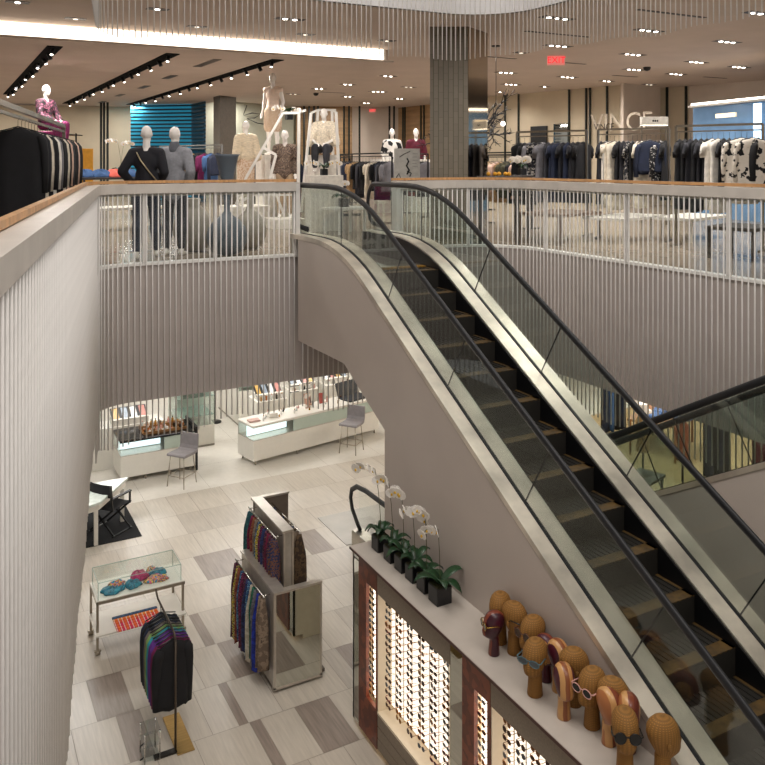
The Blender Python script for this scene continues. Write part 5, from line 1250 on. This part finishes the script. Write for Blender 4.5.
# far walls -----------------------------------------------------------------
wallc = mat('wall_warm', '#c9bba2', .8, var=.02, scale=2); walln = mat('wall_neutral', '#d3c6b8', .8, var=.02, scale=2); wallg = mat('wall_greygreen', '#b5b5a2', .8, var=.02)
def wallseg(name, px0, d0, px1, d1, m, z0=UP, z1=8.4, th=.1, idx=''):
    a, b = gD(px0, d0), gD(px1, d1); w = MB(); w.obox((*a, (z0 + z1) / 2), (*b, (z0 + z1) / 2), th, z1 - z0); return struct(w.build(name, m))
def dC(py, z=8.4): return (z - CAMZ) * FPX / (HY - py)
wallseg('wall_back_left', -30, dC(104, 8.12), 131, dC(107, 8.12), wallc, z1=8.12)
wallseg('wall_back_centre', 203, 30.8, 310, dC(108), wallg, z1=8.4)
woodp = mat('wood_panels', '#a3825c', .5, var=.12, scale=1.5, stretch=(.6, .6, 5))
wallseg('wall_wood_panels', 296, dC(106.5), 352, dC(107), woodp)
wallseg('wall_back_pale', 352, dC(107), 403, dC(108), walln)
wallseg('wall_wood_panels', 398, dC(108), 436, dC(104), woodp)
wallseg('wall_right_one', 476, dC(98), 622, dC(85.2), wallc)
wallseg('wall_right_two', 622, dC(85.2) - .6, 659, dC(87), walln)
wallseg('wall_right_three', 659, dC(88), 690, dC(86.2), wallc)
wallseg('wall_right_four', 690, dC(86.2), 790, dC(78), walln)
blk = mat('strip_dark', '#1b2420', .4)
ts = thing('wall_batten', 'x', 'wall trim', (0, 0, UP)); bpy.data.objects.remove(ts)
def batten(px, d, i, w=.05, z1=8.4, z0=UP):
    x, y = gD(px, d - .12); o = MB().box(x - w / 2, x + w / 2, y - w / 2, y + w / 2, z0, z1).build('trim_%d' % i, blk); struct(o)
def dW(px, a, b): 
    (pa, da), (pb, db) = a, b; A = Vector(gD(pa, da)); B = Vector(gD(pb, db)); r = ray(px, 200)
    t = (r[0] * A.y - r[1] * A.x) / (r[1] * (B.x - A.x) - r[0] * (B.y - A.y)); P = A + (B - A) * t; return P.x * SN + P.y * CS
w1 = ((476, dC(98)), (622, dC(85.2))); k = 1
for px in (569, 586, 590, 607, 518.5, 505): batten(px, dW(px, *w1), k); k += 1
w3 = ((659, dC(88)), (690, dC(86.2))); batten(667, dW(667, *w3), k, .06); k += 1; batten(686, dW(686, *w3), k, .06); k += 1
for px in (304, 309, 314, 318, 344, 349, 359.5, 389.5, 394): batten(px, 34.5, k, .06); k += 1
for px in (403, 405, 421, 424): batten(px, dW(px, (398, dC(108)), (436, dC(104))), k, .06); k += 1
for px in (101, 104, 107.5): batten(px, 28.5, k, .07, 8.12); k += 1
# blue slatted screen
BS = thing('slatted_screen', 'bright blue slatted screen wall behind the back-turned mannequins', 'screen', (*gD(160, 28), UP))
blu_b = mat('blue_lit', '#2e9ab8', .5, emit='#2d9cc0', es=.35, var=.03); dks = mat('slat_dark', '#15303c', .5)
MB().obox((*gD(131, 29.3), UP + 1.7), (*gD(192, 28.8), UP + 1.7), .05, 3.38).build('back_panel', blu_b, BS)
MB().obox((*gD(192, 28.8), UP + 1.7), (*gD(205, 27.5), UP + 1.7), .05, 3.38).build('back_panel', mat('blue_dim', '#1d5f80', .5), BS)
for i in range(26):
    z = UP + .1 + i * .129
    MB().obox((*gD(131, 29.05), z), (*gD(192, 28.55), z), .06, .05).build('slat', dks, BS); MB().obox((*gD(192, 28.55), z), (*gD(205, 27.2), z), .06, .05).build('slat', dks, BS)
# columns
colm = None
def column_mat():
    m, nt, b = newmat('column_tiles'); b.inputs['Roughness'].default_value = .5
    tc = nt.nodes.new('ShaderNodeTexCoord'); sp = nt.nodes.new('ShaderNodeSeparateXYZ'); cb = nt.nodes.new('ShaderNodeCombineXYZ'); ad = nt.nodes.new('ShaderNodeMath'); ad.operation = 'ADD'
    nt.links.new(tc.outputs['Object'], sp.inputs[0]); nt.links.new(sp.outputs[0], ad.inputs[0]); nt.links.new(sp.outputs[1], ad.inputs[1]); nt.links.new(sp.outputs[2], cb.inputs[0]); nt.links.new(ad.outputs[0], cb.inputs[1])
    br = nt.nodes.new('ShaderNodeTexBrick'); br.inputs['Scale'].default_value = 1; br.inputs['Mortar Size'].default_value = .003; br.inputs['Brick Width'].default_value = .22; br.inputs['Row Height'].default_value = .035
    br.inputs['Color1'].default_value = (*srgb('#6f675a'), 1); br.inputs['Color2'].default_value = (*srgb('#7a7163'), 1); br.inputs['Mortar'].default_value = (*srgb('#57503f'), 1)
    nt.links.new(cb.outputs[0], br.inputs['Vector']); nt.links.new(br.outputs['Color'], b.inputs['Base Color'])
    bp = nt.nodes.new('ShaderNodeBump'); bp.inputs['Strength'].default_value = .6; bp.inputs['Distance'].default_value = .01; nt.links.new(br.outputs['Fac'], bp.inputs['Height']); bp.invert = True; nt.links.new(bp.outputs[0], b.inputs['Normal']); return m
colm = column_mat()
xa, ya = onZ(430, 180, 5.75)[:2]
def colbox(name, corners, m, mir=None):
    w = MB(); w.prism(corners, 'z', UP, 8.4); return struct(w.build(name, m))
c0 = Vector(gD(430, 14.2)); c1_ = Vector(gD(468, 14.2 - .0)); c2_ = Vector(gD(487, 14.9)); c3 = c0 + (c2_ - c1_)
colbox('column', [tuple(c0), tuple(c1_), tuple(c2_ + (c2_ - c1_).normalized() * 0), tuple(c3)], colm)
mm = MB(); dd = (c2_ - c1_); nn = Vector((dd.y, -dd.x)).normalized() * .012; A, B = c1_ + nn, c2_ + nn
mm.add([(c1_.x, c1_.y, UP + .02), (c2_.x, c2_.y, UP + .02), (c2_.x, c2_.y, 8.39), (c1_.x, c1_.y, 8.39), (A.x, A.y, UP + .02), (B.x, B.y, UP + .02), (B.x, B.y, 8.39), (A.x, A.y, 8.39)], [(0, 1, 2, 3), (4, 5, 6, 7), (0, 1, 5, 4), (1, 2, 6, 5), (2, 3, 7, 6), (3, 0, 4, 7)], 0)
tag(mm.build('column_mirror', mat('bronze_mirror', '#b5aa98', .05, 1, var=0), loc=(c1_.x, c1_.y, UP)), 'tall mirror panel on the right face of the textured column', 'mirror')
c0 = Vector(gD(213.5, 26)); c1_ = Vector(gD(220, 25.4)); c2_ = Vector(gD(236, 26.2)); c3 = c0 + (c2_ - c1_)
colbox('column', [tuple(c0), tuple(c1_), tuple(c2_), tuple(c3)], mat('column_dark', '#5b5349', .6))
bpy.data.objects['column.001'] if 'column.001' in bpy.data.objects else None
# doorway, mirror, neon sign on the right wall
x, y = gD(545, dW(545, *w1) - .15); o = MB().obox((*gD(531, dW(531, *w1) - .12), UP + 1.28), (*gD(547, dW(547, *w1) - .12), UP + 1.28), .06, 2.55); struct(o.build('door_1', black))
o = MB().obox((*gD(554, dW(554, *w1) - .15), UP + 1.6), (*gD(568, dW(568, *w1) - .15), UP + 1.6), .05, 2.0).build('wall_mirror', mirror, loc=(*gD(561, 24), UP)); tag(o, 'wall mirror right of the dark doorway on the right wall', 'mirror')
WI = MB(); a_ = gD(694, 20.6); b_ = gD(790, 17.6); WI.obox((*a_, UP + 1.35), (*b_, UP + 1.35), .06, 2.7)
wi = WI.build('window_1', mat('shop_window', '#5d7a98', .15, var=.25, scale=.8, emit='#6f93b8', es=.30)); struct(wi)
o = MB().obox((*gD(692, 20.5), UP + 2.73), (*gD(790, 17.5), UP + 2.73), .25, .05); struct(o.build('trim_window_head', alum))
o = MB().obox((*gD(692, 20.55), UP + 2.79), (*gD(790, 17.55), UP + 2.79), .06, .05).build('wall_washer_light', mat('led_wall', '#ffffff', emit='#fff2e2', es=5, var=0), loc=(*gD(740, 19), UP + 2.79)); tag(o, 'glowing light line above the blue shop window at the right edge', 'light')
bsm = mat('blue_light', '#cfe8ff', emit='#bfe2ff', es=2.2, var=0)
o = MB().obox((*gD(754, 18.2), UP + 2.2), (*gD(761, 18.0), UP + 2.2), .04, .9).build('lit_panel', bsm, loc=(*gD(757, 18.1), UP + 2.2)); o.parent = wi; o['label'] = 'bright bluish lit panel'
o = MB().obox((*gD(716, 19.6), UP + 2.45), (*gD(736, 18.9), UP + 2.45), .04, .10).build('light_bar', mat('warm_bar', '#f4e2c4', emit='#f4e2c4', es=.8, var=0), loc=(*gD(726, 19.2), UP + 2.45)); o.parent = wi; o['label'] = 'pale light bar'
# VINCE lettering
ink = mat('letter_dark', '#3a352f', .5); rel = mat('letter_relief', '#d0c4b2', .6)
wd = dW(603, *w1)
x, y, z = onD(604, 127, wd - .9); rzw = math.atan2(gD(622, dC(85.2))[1] - gD(476, dC(98))[1], gD(622, dC(85.2))[0] - gD(476, dC(98))[0])
o = text('wall_lettering', 'VINCE', .26, (x, y, z), (PI / 2, 0, rzw), ink); tag(o, 'small dark VINCE letters on the wall above the middle rack', 'sign')
x, y, z = onD(621, 123, dW(603, *w1) - 1.0); o = text('wall_lettering', 'VINCE', .78, (x, y, z), (PI / 2, 0, rzw), rel, ext=.02); tag(o, 'large pale VINCE letters in relief behind the small dark ones', 'sign')
x, y, z = onD(654, 121, 17.5); bx = thing('header_box', 'pale illuminated header box with tiny dark lettering behind the middle rack', 'sign', (x, y, z), None, -TH); MB().cbox(-.28, .28, -.08, .08, -.09, .09, .01).build('body', mat('header_pale', '#d6d2c8', .5), bx, world=False)
MB().box(-.27, .27, -.07, .07, -.10, -.092).build('light_strip', mat('led_small', '#fff', emit='#fff6e6', es=4, var=0), bx, world=False)
lt = MB(); [lt.box(-.06 + i * .045, -.03 + i * .045, -.086, -.081, -.02, .02) for i in range(3)]; lt.build('lettering', black, bx, world=False)
for px in (-.26, .26): MB().box(px - .015, px + .015, -.015, .015, -(z - UP), -.09).build('post', rackm, bx, world=False)
# hanging branch sculpture
x, y, z = onD(496, 122, 16.5); TB = thing('branch_sculpture', 'black leafless branch ball hanging from the ceiling right of the column', 'sculpture', (x, y, z))
bm_ = MB(); rr = random.Random(12)
def branch(p, d, L, r, dep):
    q = p + d * L; bm_.tube([p, p.lerp(q, .5) + Vector((rr.uniform(-1, 1), rr.uniform(-1, 1), rr.uniform(-1, 1))) * L * .08, q], [r, r * .85, r * .7], 5, 0, True)
    if dep > 0:
        for k in range(rr.choice([2, 3, 3])):
            nd = (d + Vector((rr.uniform(-1, 1), rr.uniform(-1, 1), rr.uniform(-1, 1))) * .75).normalized(); branch(q if k else p.lerp(q, .6), nd, L * rr.uniform(.6, .85), r * .75, dep - 1)
base = Vector((x - .35, y + .1, z - .55))
for k in range(9): branch(base, Vector((rr.uniform(-.7, 1), rr.uniform(-.7, .7), rr.uniform(.1, 1))).normalized(), .44, .022, 4)
bm_.build('branches', black, TB); MB().cyl((x, y, z), (x, y, 8.40), .006, n=6).build('cable', black, TB); MB().lathe([(.09, 0), (.09, .02)], (x, y, 8.375), 12).build('canopy', black, TB)
MB().ell((x - .05, y - .3, z - .05), (.05, .05, .05), 8, 6).build('bulb', mat('bulb_white', '#fff', emit='#fff0e0', es=3, var=0), TB)
# neon line drawing, back left
x, y, z = onD(252, 118, 32.4); o = MB(); o.tube([(-.6, 0, -.5), (-.7, 0, .1), (-.45, 0, .55), (-.2, 0, .5), (-.35, 0, .1), (.0, 0, .2), (.35, 0, .15), (.1, 0, 0), (-.2, 0, -.02), (.2, 0, -.2), (.5, 0, -.25)], .02, 6)
o = o.build('line_drawing', black, world=False); o.location = (x, y, z); o.rotation_euler = (0, 0, -TH); tag(o, 'black wire line drawing on the pale wall above the cream-sweater mannequin', 'wall art')
# fruit on the rail sill
for i, (px) in enumerate((488.5, 495, 499, 505.5, 509)):
    q = onZ(px, 176, 5.83); x, y = gD(px, 13.4); o = MB().ell((0, 0, .035), (.035, .035, .035), 10, 7).build('citrus_fruit', mat('yellow_fruit', '#d99a1e', .5), world=False); o.location = (x, y, UP + 1.12); tag(o, 'small yellow fruit, %s from the left on the shelf beyond the rail' % ORD[i], 'fruit', 'yellow fruits beyond the rail')
x, y = gD(499, 13.4); t_ = table('narrow dark shelf table carrying yellow fruit just beyond the rail', x, y, UP, .7, .25, 1.12, seat_m, -TH)
x, y = gD(522, 14.5); t_ = table('slim dark stand carrying white flowers right of the column', x, y, UP, .3, .3, 1.12, seat_m, -TH); orchid(x, y, UP + 1.12, 'white flower bunch on a slim stand right of the column', 84, [(-.1, 0, .14, 6, .16), (.08, 0, .15, 5, .1), (0, .05, .16, 4, .1)], .12, None, 5, .12)
# ------------------------------------------------------------------ ceiling fixtures
lampm = mat('lamp_glow', '#ffffff', .4, emit='#fff4e6', es=14, var=0); lampd = mat('lamp_dim', '#e8e0d4', .4, emit='#fff0de', es=2.0, var=0)
fx = [(557, 18, 3, 1), (558, 45.8, 3, 1), (567.5, 77, 3, 1), (544.5, 86.6, 1, 1), (606.6, 81, 2, 1), (632.8, 54.4, 3, 1), (634, 69.5, 3, 1), (649, 30.5, 3, 1), (727, 41.7, 3, 1), (696.4, 62, 3, 1), (738.9, 67, 3, 1), (676, 74, 3, 1), (757, 13, 2, 1), (649, 84.5, 2, 0), (506, 72.6, 3, 1), (511, 84.4, 3, 1), (500, 92, 1, 1), (521, 52.6, 1, 0), (388, 76, 2, 1), (347.7, 84.4, 2, 1), (319, 88.7, 2, 1), (378, 91.6, 3, 1), (347.7, 96.5, 2, 1), (399.6, 98.7, 2, 1), (366.3, 103, 2, 1), (408.5, 87, 2, 0), (305.5, 34.3, 1, 0), (387, 40.6, 1, 0), (290, 19, 2, 1), (293, 94, 2, 0), (157.6, 9, 1, 1), (197, 26.5, 1, 0), (17.6, 2, 1, 1), (75.5, 18.6, 1, 0), (740, 94, 2, 0)]
def where(px, py):
    h = 'left' if px < 250 else 'centre' if px < 430 else 'right' if px < 620 else 'far right'
    return h
import collections
cnt = collections.Counter()
spots = []
for px, py, n, on in fx:
    x, y, z = onZ(px, py, 8.40); cnt[where(px, py)] += 1
    t = thing('recessed_downlight', 'black slotted ceiling downlight with %s %s lamp%s, number %s listed in the %s of the ceiling' % (['', 'one', 'two', 'three'][n], 'lit' if on else 'dim', 's' if n > 1 else '', ORD[cnt[where(px, py)] - 1], where(px, py)), 'ceiling light', (x, y, z), 'recessed downlights'); t.rotation_euler = (0, 0, -.0)
    t['label'] = 'ceiling downlight with %s %s lamp%s, ' % (['', 'one', 'two', 'three'][n], 'lit' if on else 'dim', 's' if n > 1 else '') + '%s one listed from the %s of the ceiling' % (ORD[cnt[where(px, py)] - 1], where(px, py))
    W = .17 * n + .16; hb = MB(); hb.box(-W / 2, W / 2, -.09, .09, -.006, .0); hb.build('housing', black, t, world=False)
    for k in range(n):
        xx = (k - (n - 1) / 2) * .17; lb = MB(); lb.lathe([(.036, -.016), (.04, -.008)], (xx, 0, 0), 12); lb.build('lamp', lampm if on else lampd, t, world=False)
    spots.append((x, y, on))
# the reading order from each side of the ceiling
names = collections.defaultdict(list)
for (px, py, n, on), o in zip(fx, [o for o in bpy.data.objects if o.name.startswith('recessed_downlight')]): names[where(px, py)].append((py, px, o))
fxobjs = sorted([o for o in bpy.data.objects if o.name.startswith('recessed_downlight')], key=lambda o: o.name)
for w, L in names.items():
    pass
byw = collections.defaultdict(list)
for (px, py, n, on), o in zip(fx, fxobjs): byw[where(px, py)].append((py, px, n, on, o))
for w, L in byw.items():
    for i, (py, px, n, on, o) in enumerate(sorted(L, key=lambda q: q[:2])): o['label'] = 'ceiling downlight with %s %s lamp%s, %s nearest in the %s ceiling' % (['', 'one', 'two', 'three'][n], 'lit' if on else 'dim', 's' if n > 1 else '', ORD[i], w)
# track lights in the dropped ceiling
headm = mat('track_head', '#111113', .4); tw = ['far left', 'middle', 'right']
for i, (x, y0, y1, n) in enumerate([(1.79, 15.6, 27.4, 13), (3.89, 15.6, 30.7, 15), (5.98, 15.5, 30.2, 15)]):
    t = thing('track_light', 'black track slot with spot heads in the dropped ceiling, %s of the three' % tw[i], 'track light', (x, (y0 + y1) / 2, 8.12)); MB().box(x - .13, x + .13, y0, y1, 8.105, 8.119).build('slot', mat('slot_black', '#040404', .95, spec=.1), t)
    for k in range(n):
        y = y0 + (y1 - y0) * ((k + .5) / n) ** 1.1; hd = MB(); dx = .10 if k % 3 else -.05; hd.cyl((x, y, 8.11), (x + dx * .5, y - .03, 8.0), .035, .038, n=10); h = hd.build('spot_head', headm, t)
        if k % 3 != 1: MB().cyl((x + dx * .5, y - .03, 7.998), (x + dx * .51, y - .031, 7.992), .026, n=10).build('lens', lampm, h)
# linear diffusers
dif = mat('diffuser_dark', '#3a3632', .5)
vents = [(206.7, 63, 8.12, 'long slatted vent nearest the cove in the dropped ceiling'), (169.8, 76.9, 8.12, 'slatted vent in the middle of the dropped ceiling'), (144, 86.9, 8.12, 'slatted vent farther back in the dropped ceiling'), (120, 95, 8.12, 'fourth slatted vent back in the dropped ceiling'), (102, 102, 8.12, 'farthest small slatted vent in the dropped ceiling'), (558, 34, 8.40, 'long slot vent between the two brightest right ceiling lights'), (672, 13.5, 8.40, 'long slot vent at the top right of the ceiling'), (571, 63, 8.40, 'dark slot vent right of the red exit sign'), (625, 76, 8.40, 'thin slot vent over the right wall'), (500, 57.5, 8.40, 'dark slot vent just right of the column'), (333, 92.5, 8.4, 'thin slot vent above the seated mannequin'), (715, 77.5, 8.4, 'short dark vent above the blue window')]
for px, py, z, lab in vents:
    x, y, _ = onZ(px, py, z); t = thing('ceiling_vent', lab, 'vent', (x, y, z)); L = .75 if 'long' in lab else .45
    if z < 8.2: MB().box(x - .09, x + .09, y - L, y + L, z - .008, z - .001).build('frame', mat('vent_frame', '#8d8278', .5), t); [MB().box(x - .08, x + .08, y - L + j * L / 4 + .02, y - L + j * L / 4 + .13, z - .012, z - .008).build('slot', dif, t) for j in range(8)]
    else: MB().box(x - L, x + L, y - .04, y + .04, z - .008, z - .001).build('slot', dif, t)
# ceiling dome camera and detectors
for px, py, z, lab in [(647, 67, 8.4, 'black dome camera beside the far right ceiling lights'), (316, 93, 8.4, 'black dome camera above the tall mannequin group'), (363, 64, 8.4, 'small dark detector at the end of the cove')]:
    x, y, _ = onZ(px, py, z); t = thing('dome_camera', lab, 'camera', (x, y, z)); MB().lathe([(.02, -.10), (.07, -.08), (.09, -.04), (.09, 0)], (x, y, z), 16).build('dome', black, t)
# exit signs
exm = mat('exit_red', '#e2202c', .4, emit='#ff2a36', es=1.3, var=0); exw = mat('exit_face', '#e0aaa2', .4, emit='#ff9a90', es=.25, var=0)
def exit_sign(px, py, z, s, lab, rz):
    x, y, _ = onZ(px, py - 5 * s / .2, z); d = x * SN + y * CS; q = onD(px, py, d); t = thing('exit_sign', lab, 'exit sign', q, None, rz)
    MB().box(-s, s, -.03, .03, -s * .55, s * .55).build('panel', exw, t, world=False); MB().box(-.015, .015, -.015, .015, s * .55, z - q[2]).build('stem', alum, t, world=False)
    o = text('lettering', 'EXIT', s * 1.05, (0, 0, 0), (PI / 2, 0, 0), exm, ext=.004); o.parent = t; o.location = (0, -.036, 0)
exit_sign(556, 60.5, 8.4, .19, 'red EXIT sign hanging in the right of the ceiling', -TH)
exit_sign(211, 107, 8.4, .13, 'red EXIT sign left of the dark column', -TH)
exit_sign(372.5, 110.5, 8.4, .13, 'small red EXIT sign over the pale centre wall', -TH)
# ------------------------------------------------------------------ people seen only as legs? none: clothes tables under the right balcony
def lowfig(lab, x, y, m):
    t = thing('garment_rack', lab, 'clothes rack', (x, y, .012)); 
    for s in (-.35, .35): MB().cyl((x + s, y, .012), (x + s, y, 1.45), .015, n=8).build('post', rackb, t)
    MB().cyl((x - .35, y, 1.45), (x + .35, y, 1.45), .015, n=8).build('hanging_bar', rackb, t)
    MB().box(x - .4, x + .4, y - .22, y + .22, .012, .03).build('base', rackb, t)
for i, (x, y, c, lab) in enumerate([(13.0, 13.4, ['navy', 'denim', 'black', 'navy'], 'rack of dark jeans furthest under the balcony'), (12.9, 10.6, ['navy', 'near-black', 'navy', 'black'], 'rack of navy trousers above the floor tray'), (13.9, 10.3, ['wine', 'wine', 'rust', 'wine'], 'rack of wine trousers under the balcony')]):
    lowfig(lab, x, y, None)
    for j, cc in enumerate(c): garment('trousers', '%s trousers, %s from the left on the %s' % (cc, ORD[j], lab), 'trousers', x - .24 + j * .16, y, 1.43, 1.2, cloth[cc], 1.25, .34, .05, 0, -.15, j % 3, 'trousers under the right balcony', True)
def torso(lab, x, y, c, hat):
    t = thing('dress_form', lab, 'dress form', (x, y, .012)); MB().cyl((x, y, .02), (x, y, .75), .02, n=8).build('pole', rackb, t); MB().lathe([(.17, 0), (.17, .02), (.03, .03)], (x, y, .012), 16).build('base', rackb, t)
    MB().lathe([(.13, .72), (.15, .8), (.11, .98), (.15, 1.15), (.16, 1.28), (.10, 1.36), (.05, 1.40), (.05, 1.47)], (x, y, 0), 16, sy=.7).build('body', cloth[c], t)
    MB().lathe([(.17, 1.45), (.17, 1.465), (.10, 1.47), (.10, 1.58), (.08, 1.60)], (x, y, 0), 18).build('hat', cloth[hat], t)
torso('dress form with a white hat seen through the glass of the second escalator', 11.4, 11.0, 'camel', 'white')
torso('dress form with a blue hat right of the white-hatted one', 11.7, 10.35, 'rust', 'denim')
t_ = table('low dark bench near the hatted dress forms under the right balcony', 11.0, 10.6, 0.012, .7, .5, .45, seat_m, .3)
o = MB().cbox(-.3, .3, -.2, .2, 0, .03, .01).build('shoe_tray', pumpw, world=False); o.location = (12.75, 10.2, .014); tag(o, 'white floor tray below the navy trousers under the right balcony', 'tray')
lw = MB(); lw.box(17.5, 17.6, 2, 20, 0, 2.95); struct(lw.build('wall_lower_right', mat('wall_cream', '#d8d2c2')))
# ------------------------------------------------------------------ light
w = bpy.data.worlds.new('world'); scn.world = w; w.use_nodes = True; w.node_tree.nodes['Background'].inputs[0].default_value = (1, .93, .86, 1); w.node_tree.nodes['Background'].inputs[1].default_value = .42
def area(name, loc, sx, sy, e, col=(1, .93, .84), rot=(0, 0, 0), spread=PI):
    l = bpy.data.lights.new(name, 'AREA'); l.shape = 'RECTANGLE'; l.size = sx; l.size_y = sy; l.energy = e; l.color = col; l.spread = spread
    o = bpy.data.objects.new(name, l); COL.objects.link(o); o.location = loc; o.rotation_euler = rot; return o
def spot(name, loc, e, ang=150, r=.12, col=(1, .95, .89)):
    l = bpy.data.lights.new(name, 'SPOT'); l.energy = e; l.spot_size = math.radians(ang); l.spot_blend = .8; l.shadow_soft_size = r; l.color = col
    o = bpy.data.objects.new(name, l); COL.objects.link(o); o.location = loc; return o
area('atrium_lamps', (1.8, 5.5, 12.6), 3.2, 9, 560, (1, .95, .90))
area('back_fascia_fill', (3.0, -2.0, 10.5), 4, 2, 200, (1, .95, .90), (math.radians(58), 0, 0))  # added unseen fill behind the camera, brightens the back fascia
for px, dd_ in ((250, 15.3), (275, 15.6), (300, 15.0), (325, 15.2)):
    a_ = gD(px, dd_); o = spot('track_or_fill_spot', (a_[0], a_[1], 8.05), 60, 90); o.rotation_euler = (math.radians(38), 0, -TH)  # added fill spots aimed at the mannequin group, mounted on no track
for x, y, on in spots:
    if on: spot('downlight', (x, y, 8.36), 130)
for x in (1.79, 3.89, 5.98):
    for y in (17.5, 20.5, 23.5, 27): spot('track_or_fill_spot', (x + .02, y, 7.90), 110)
for x in (-2, 2, 6, 10, 14):
    for y in (18, 24, 30): area('upper_ceiling_lamp', (x, y, 8.05 if x < 8 else 8.36), .6, .6, 80, (1, .95, .90))
for x in (10, 13):
    for y in (9, 14): area('upper_ceiling_lamp', (x, y, 8.36), .6, .6, 85, (1, .95, .90))
for x, y in ((3.2, 17.2), (5.6, 17.2), (8.2, 17.2), (4, 20.3), (7.5, 20.3), (1.5, 14)): area('lower_ceiling_lamp', (x, y, 2.92), 1.4, .8, 48, (1, .97, .93))
for x, y in ((11.5, 8), (11.5, 12), (14.5, 10), (14.5, 14)): area('lower_ceiling_lamp', (x, y, 2.92), 1.0, 1.0, 110)
for y in (12.3, 13.5): 
    for x in (2.0, 4.5, 7): area('lower_ceiling_lamp', (x, y, 2.92), .8, .5, 12, (1, .97, .93))
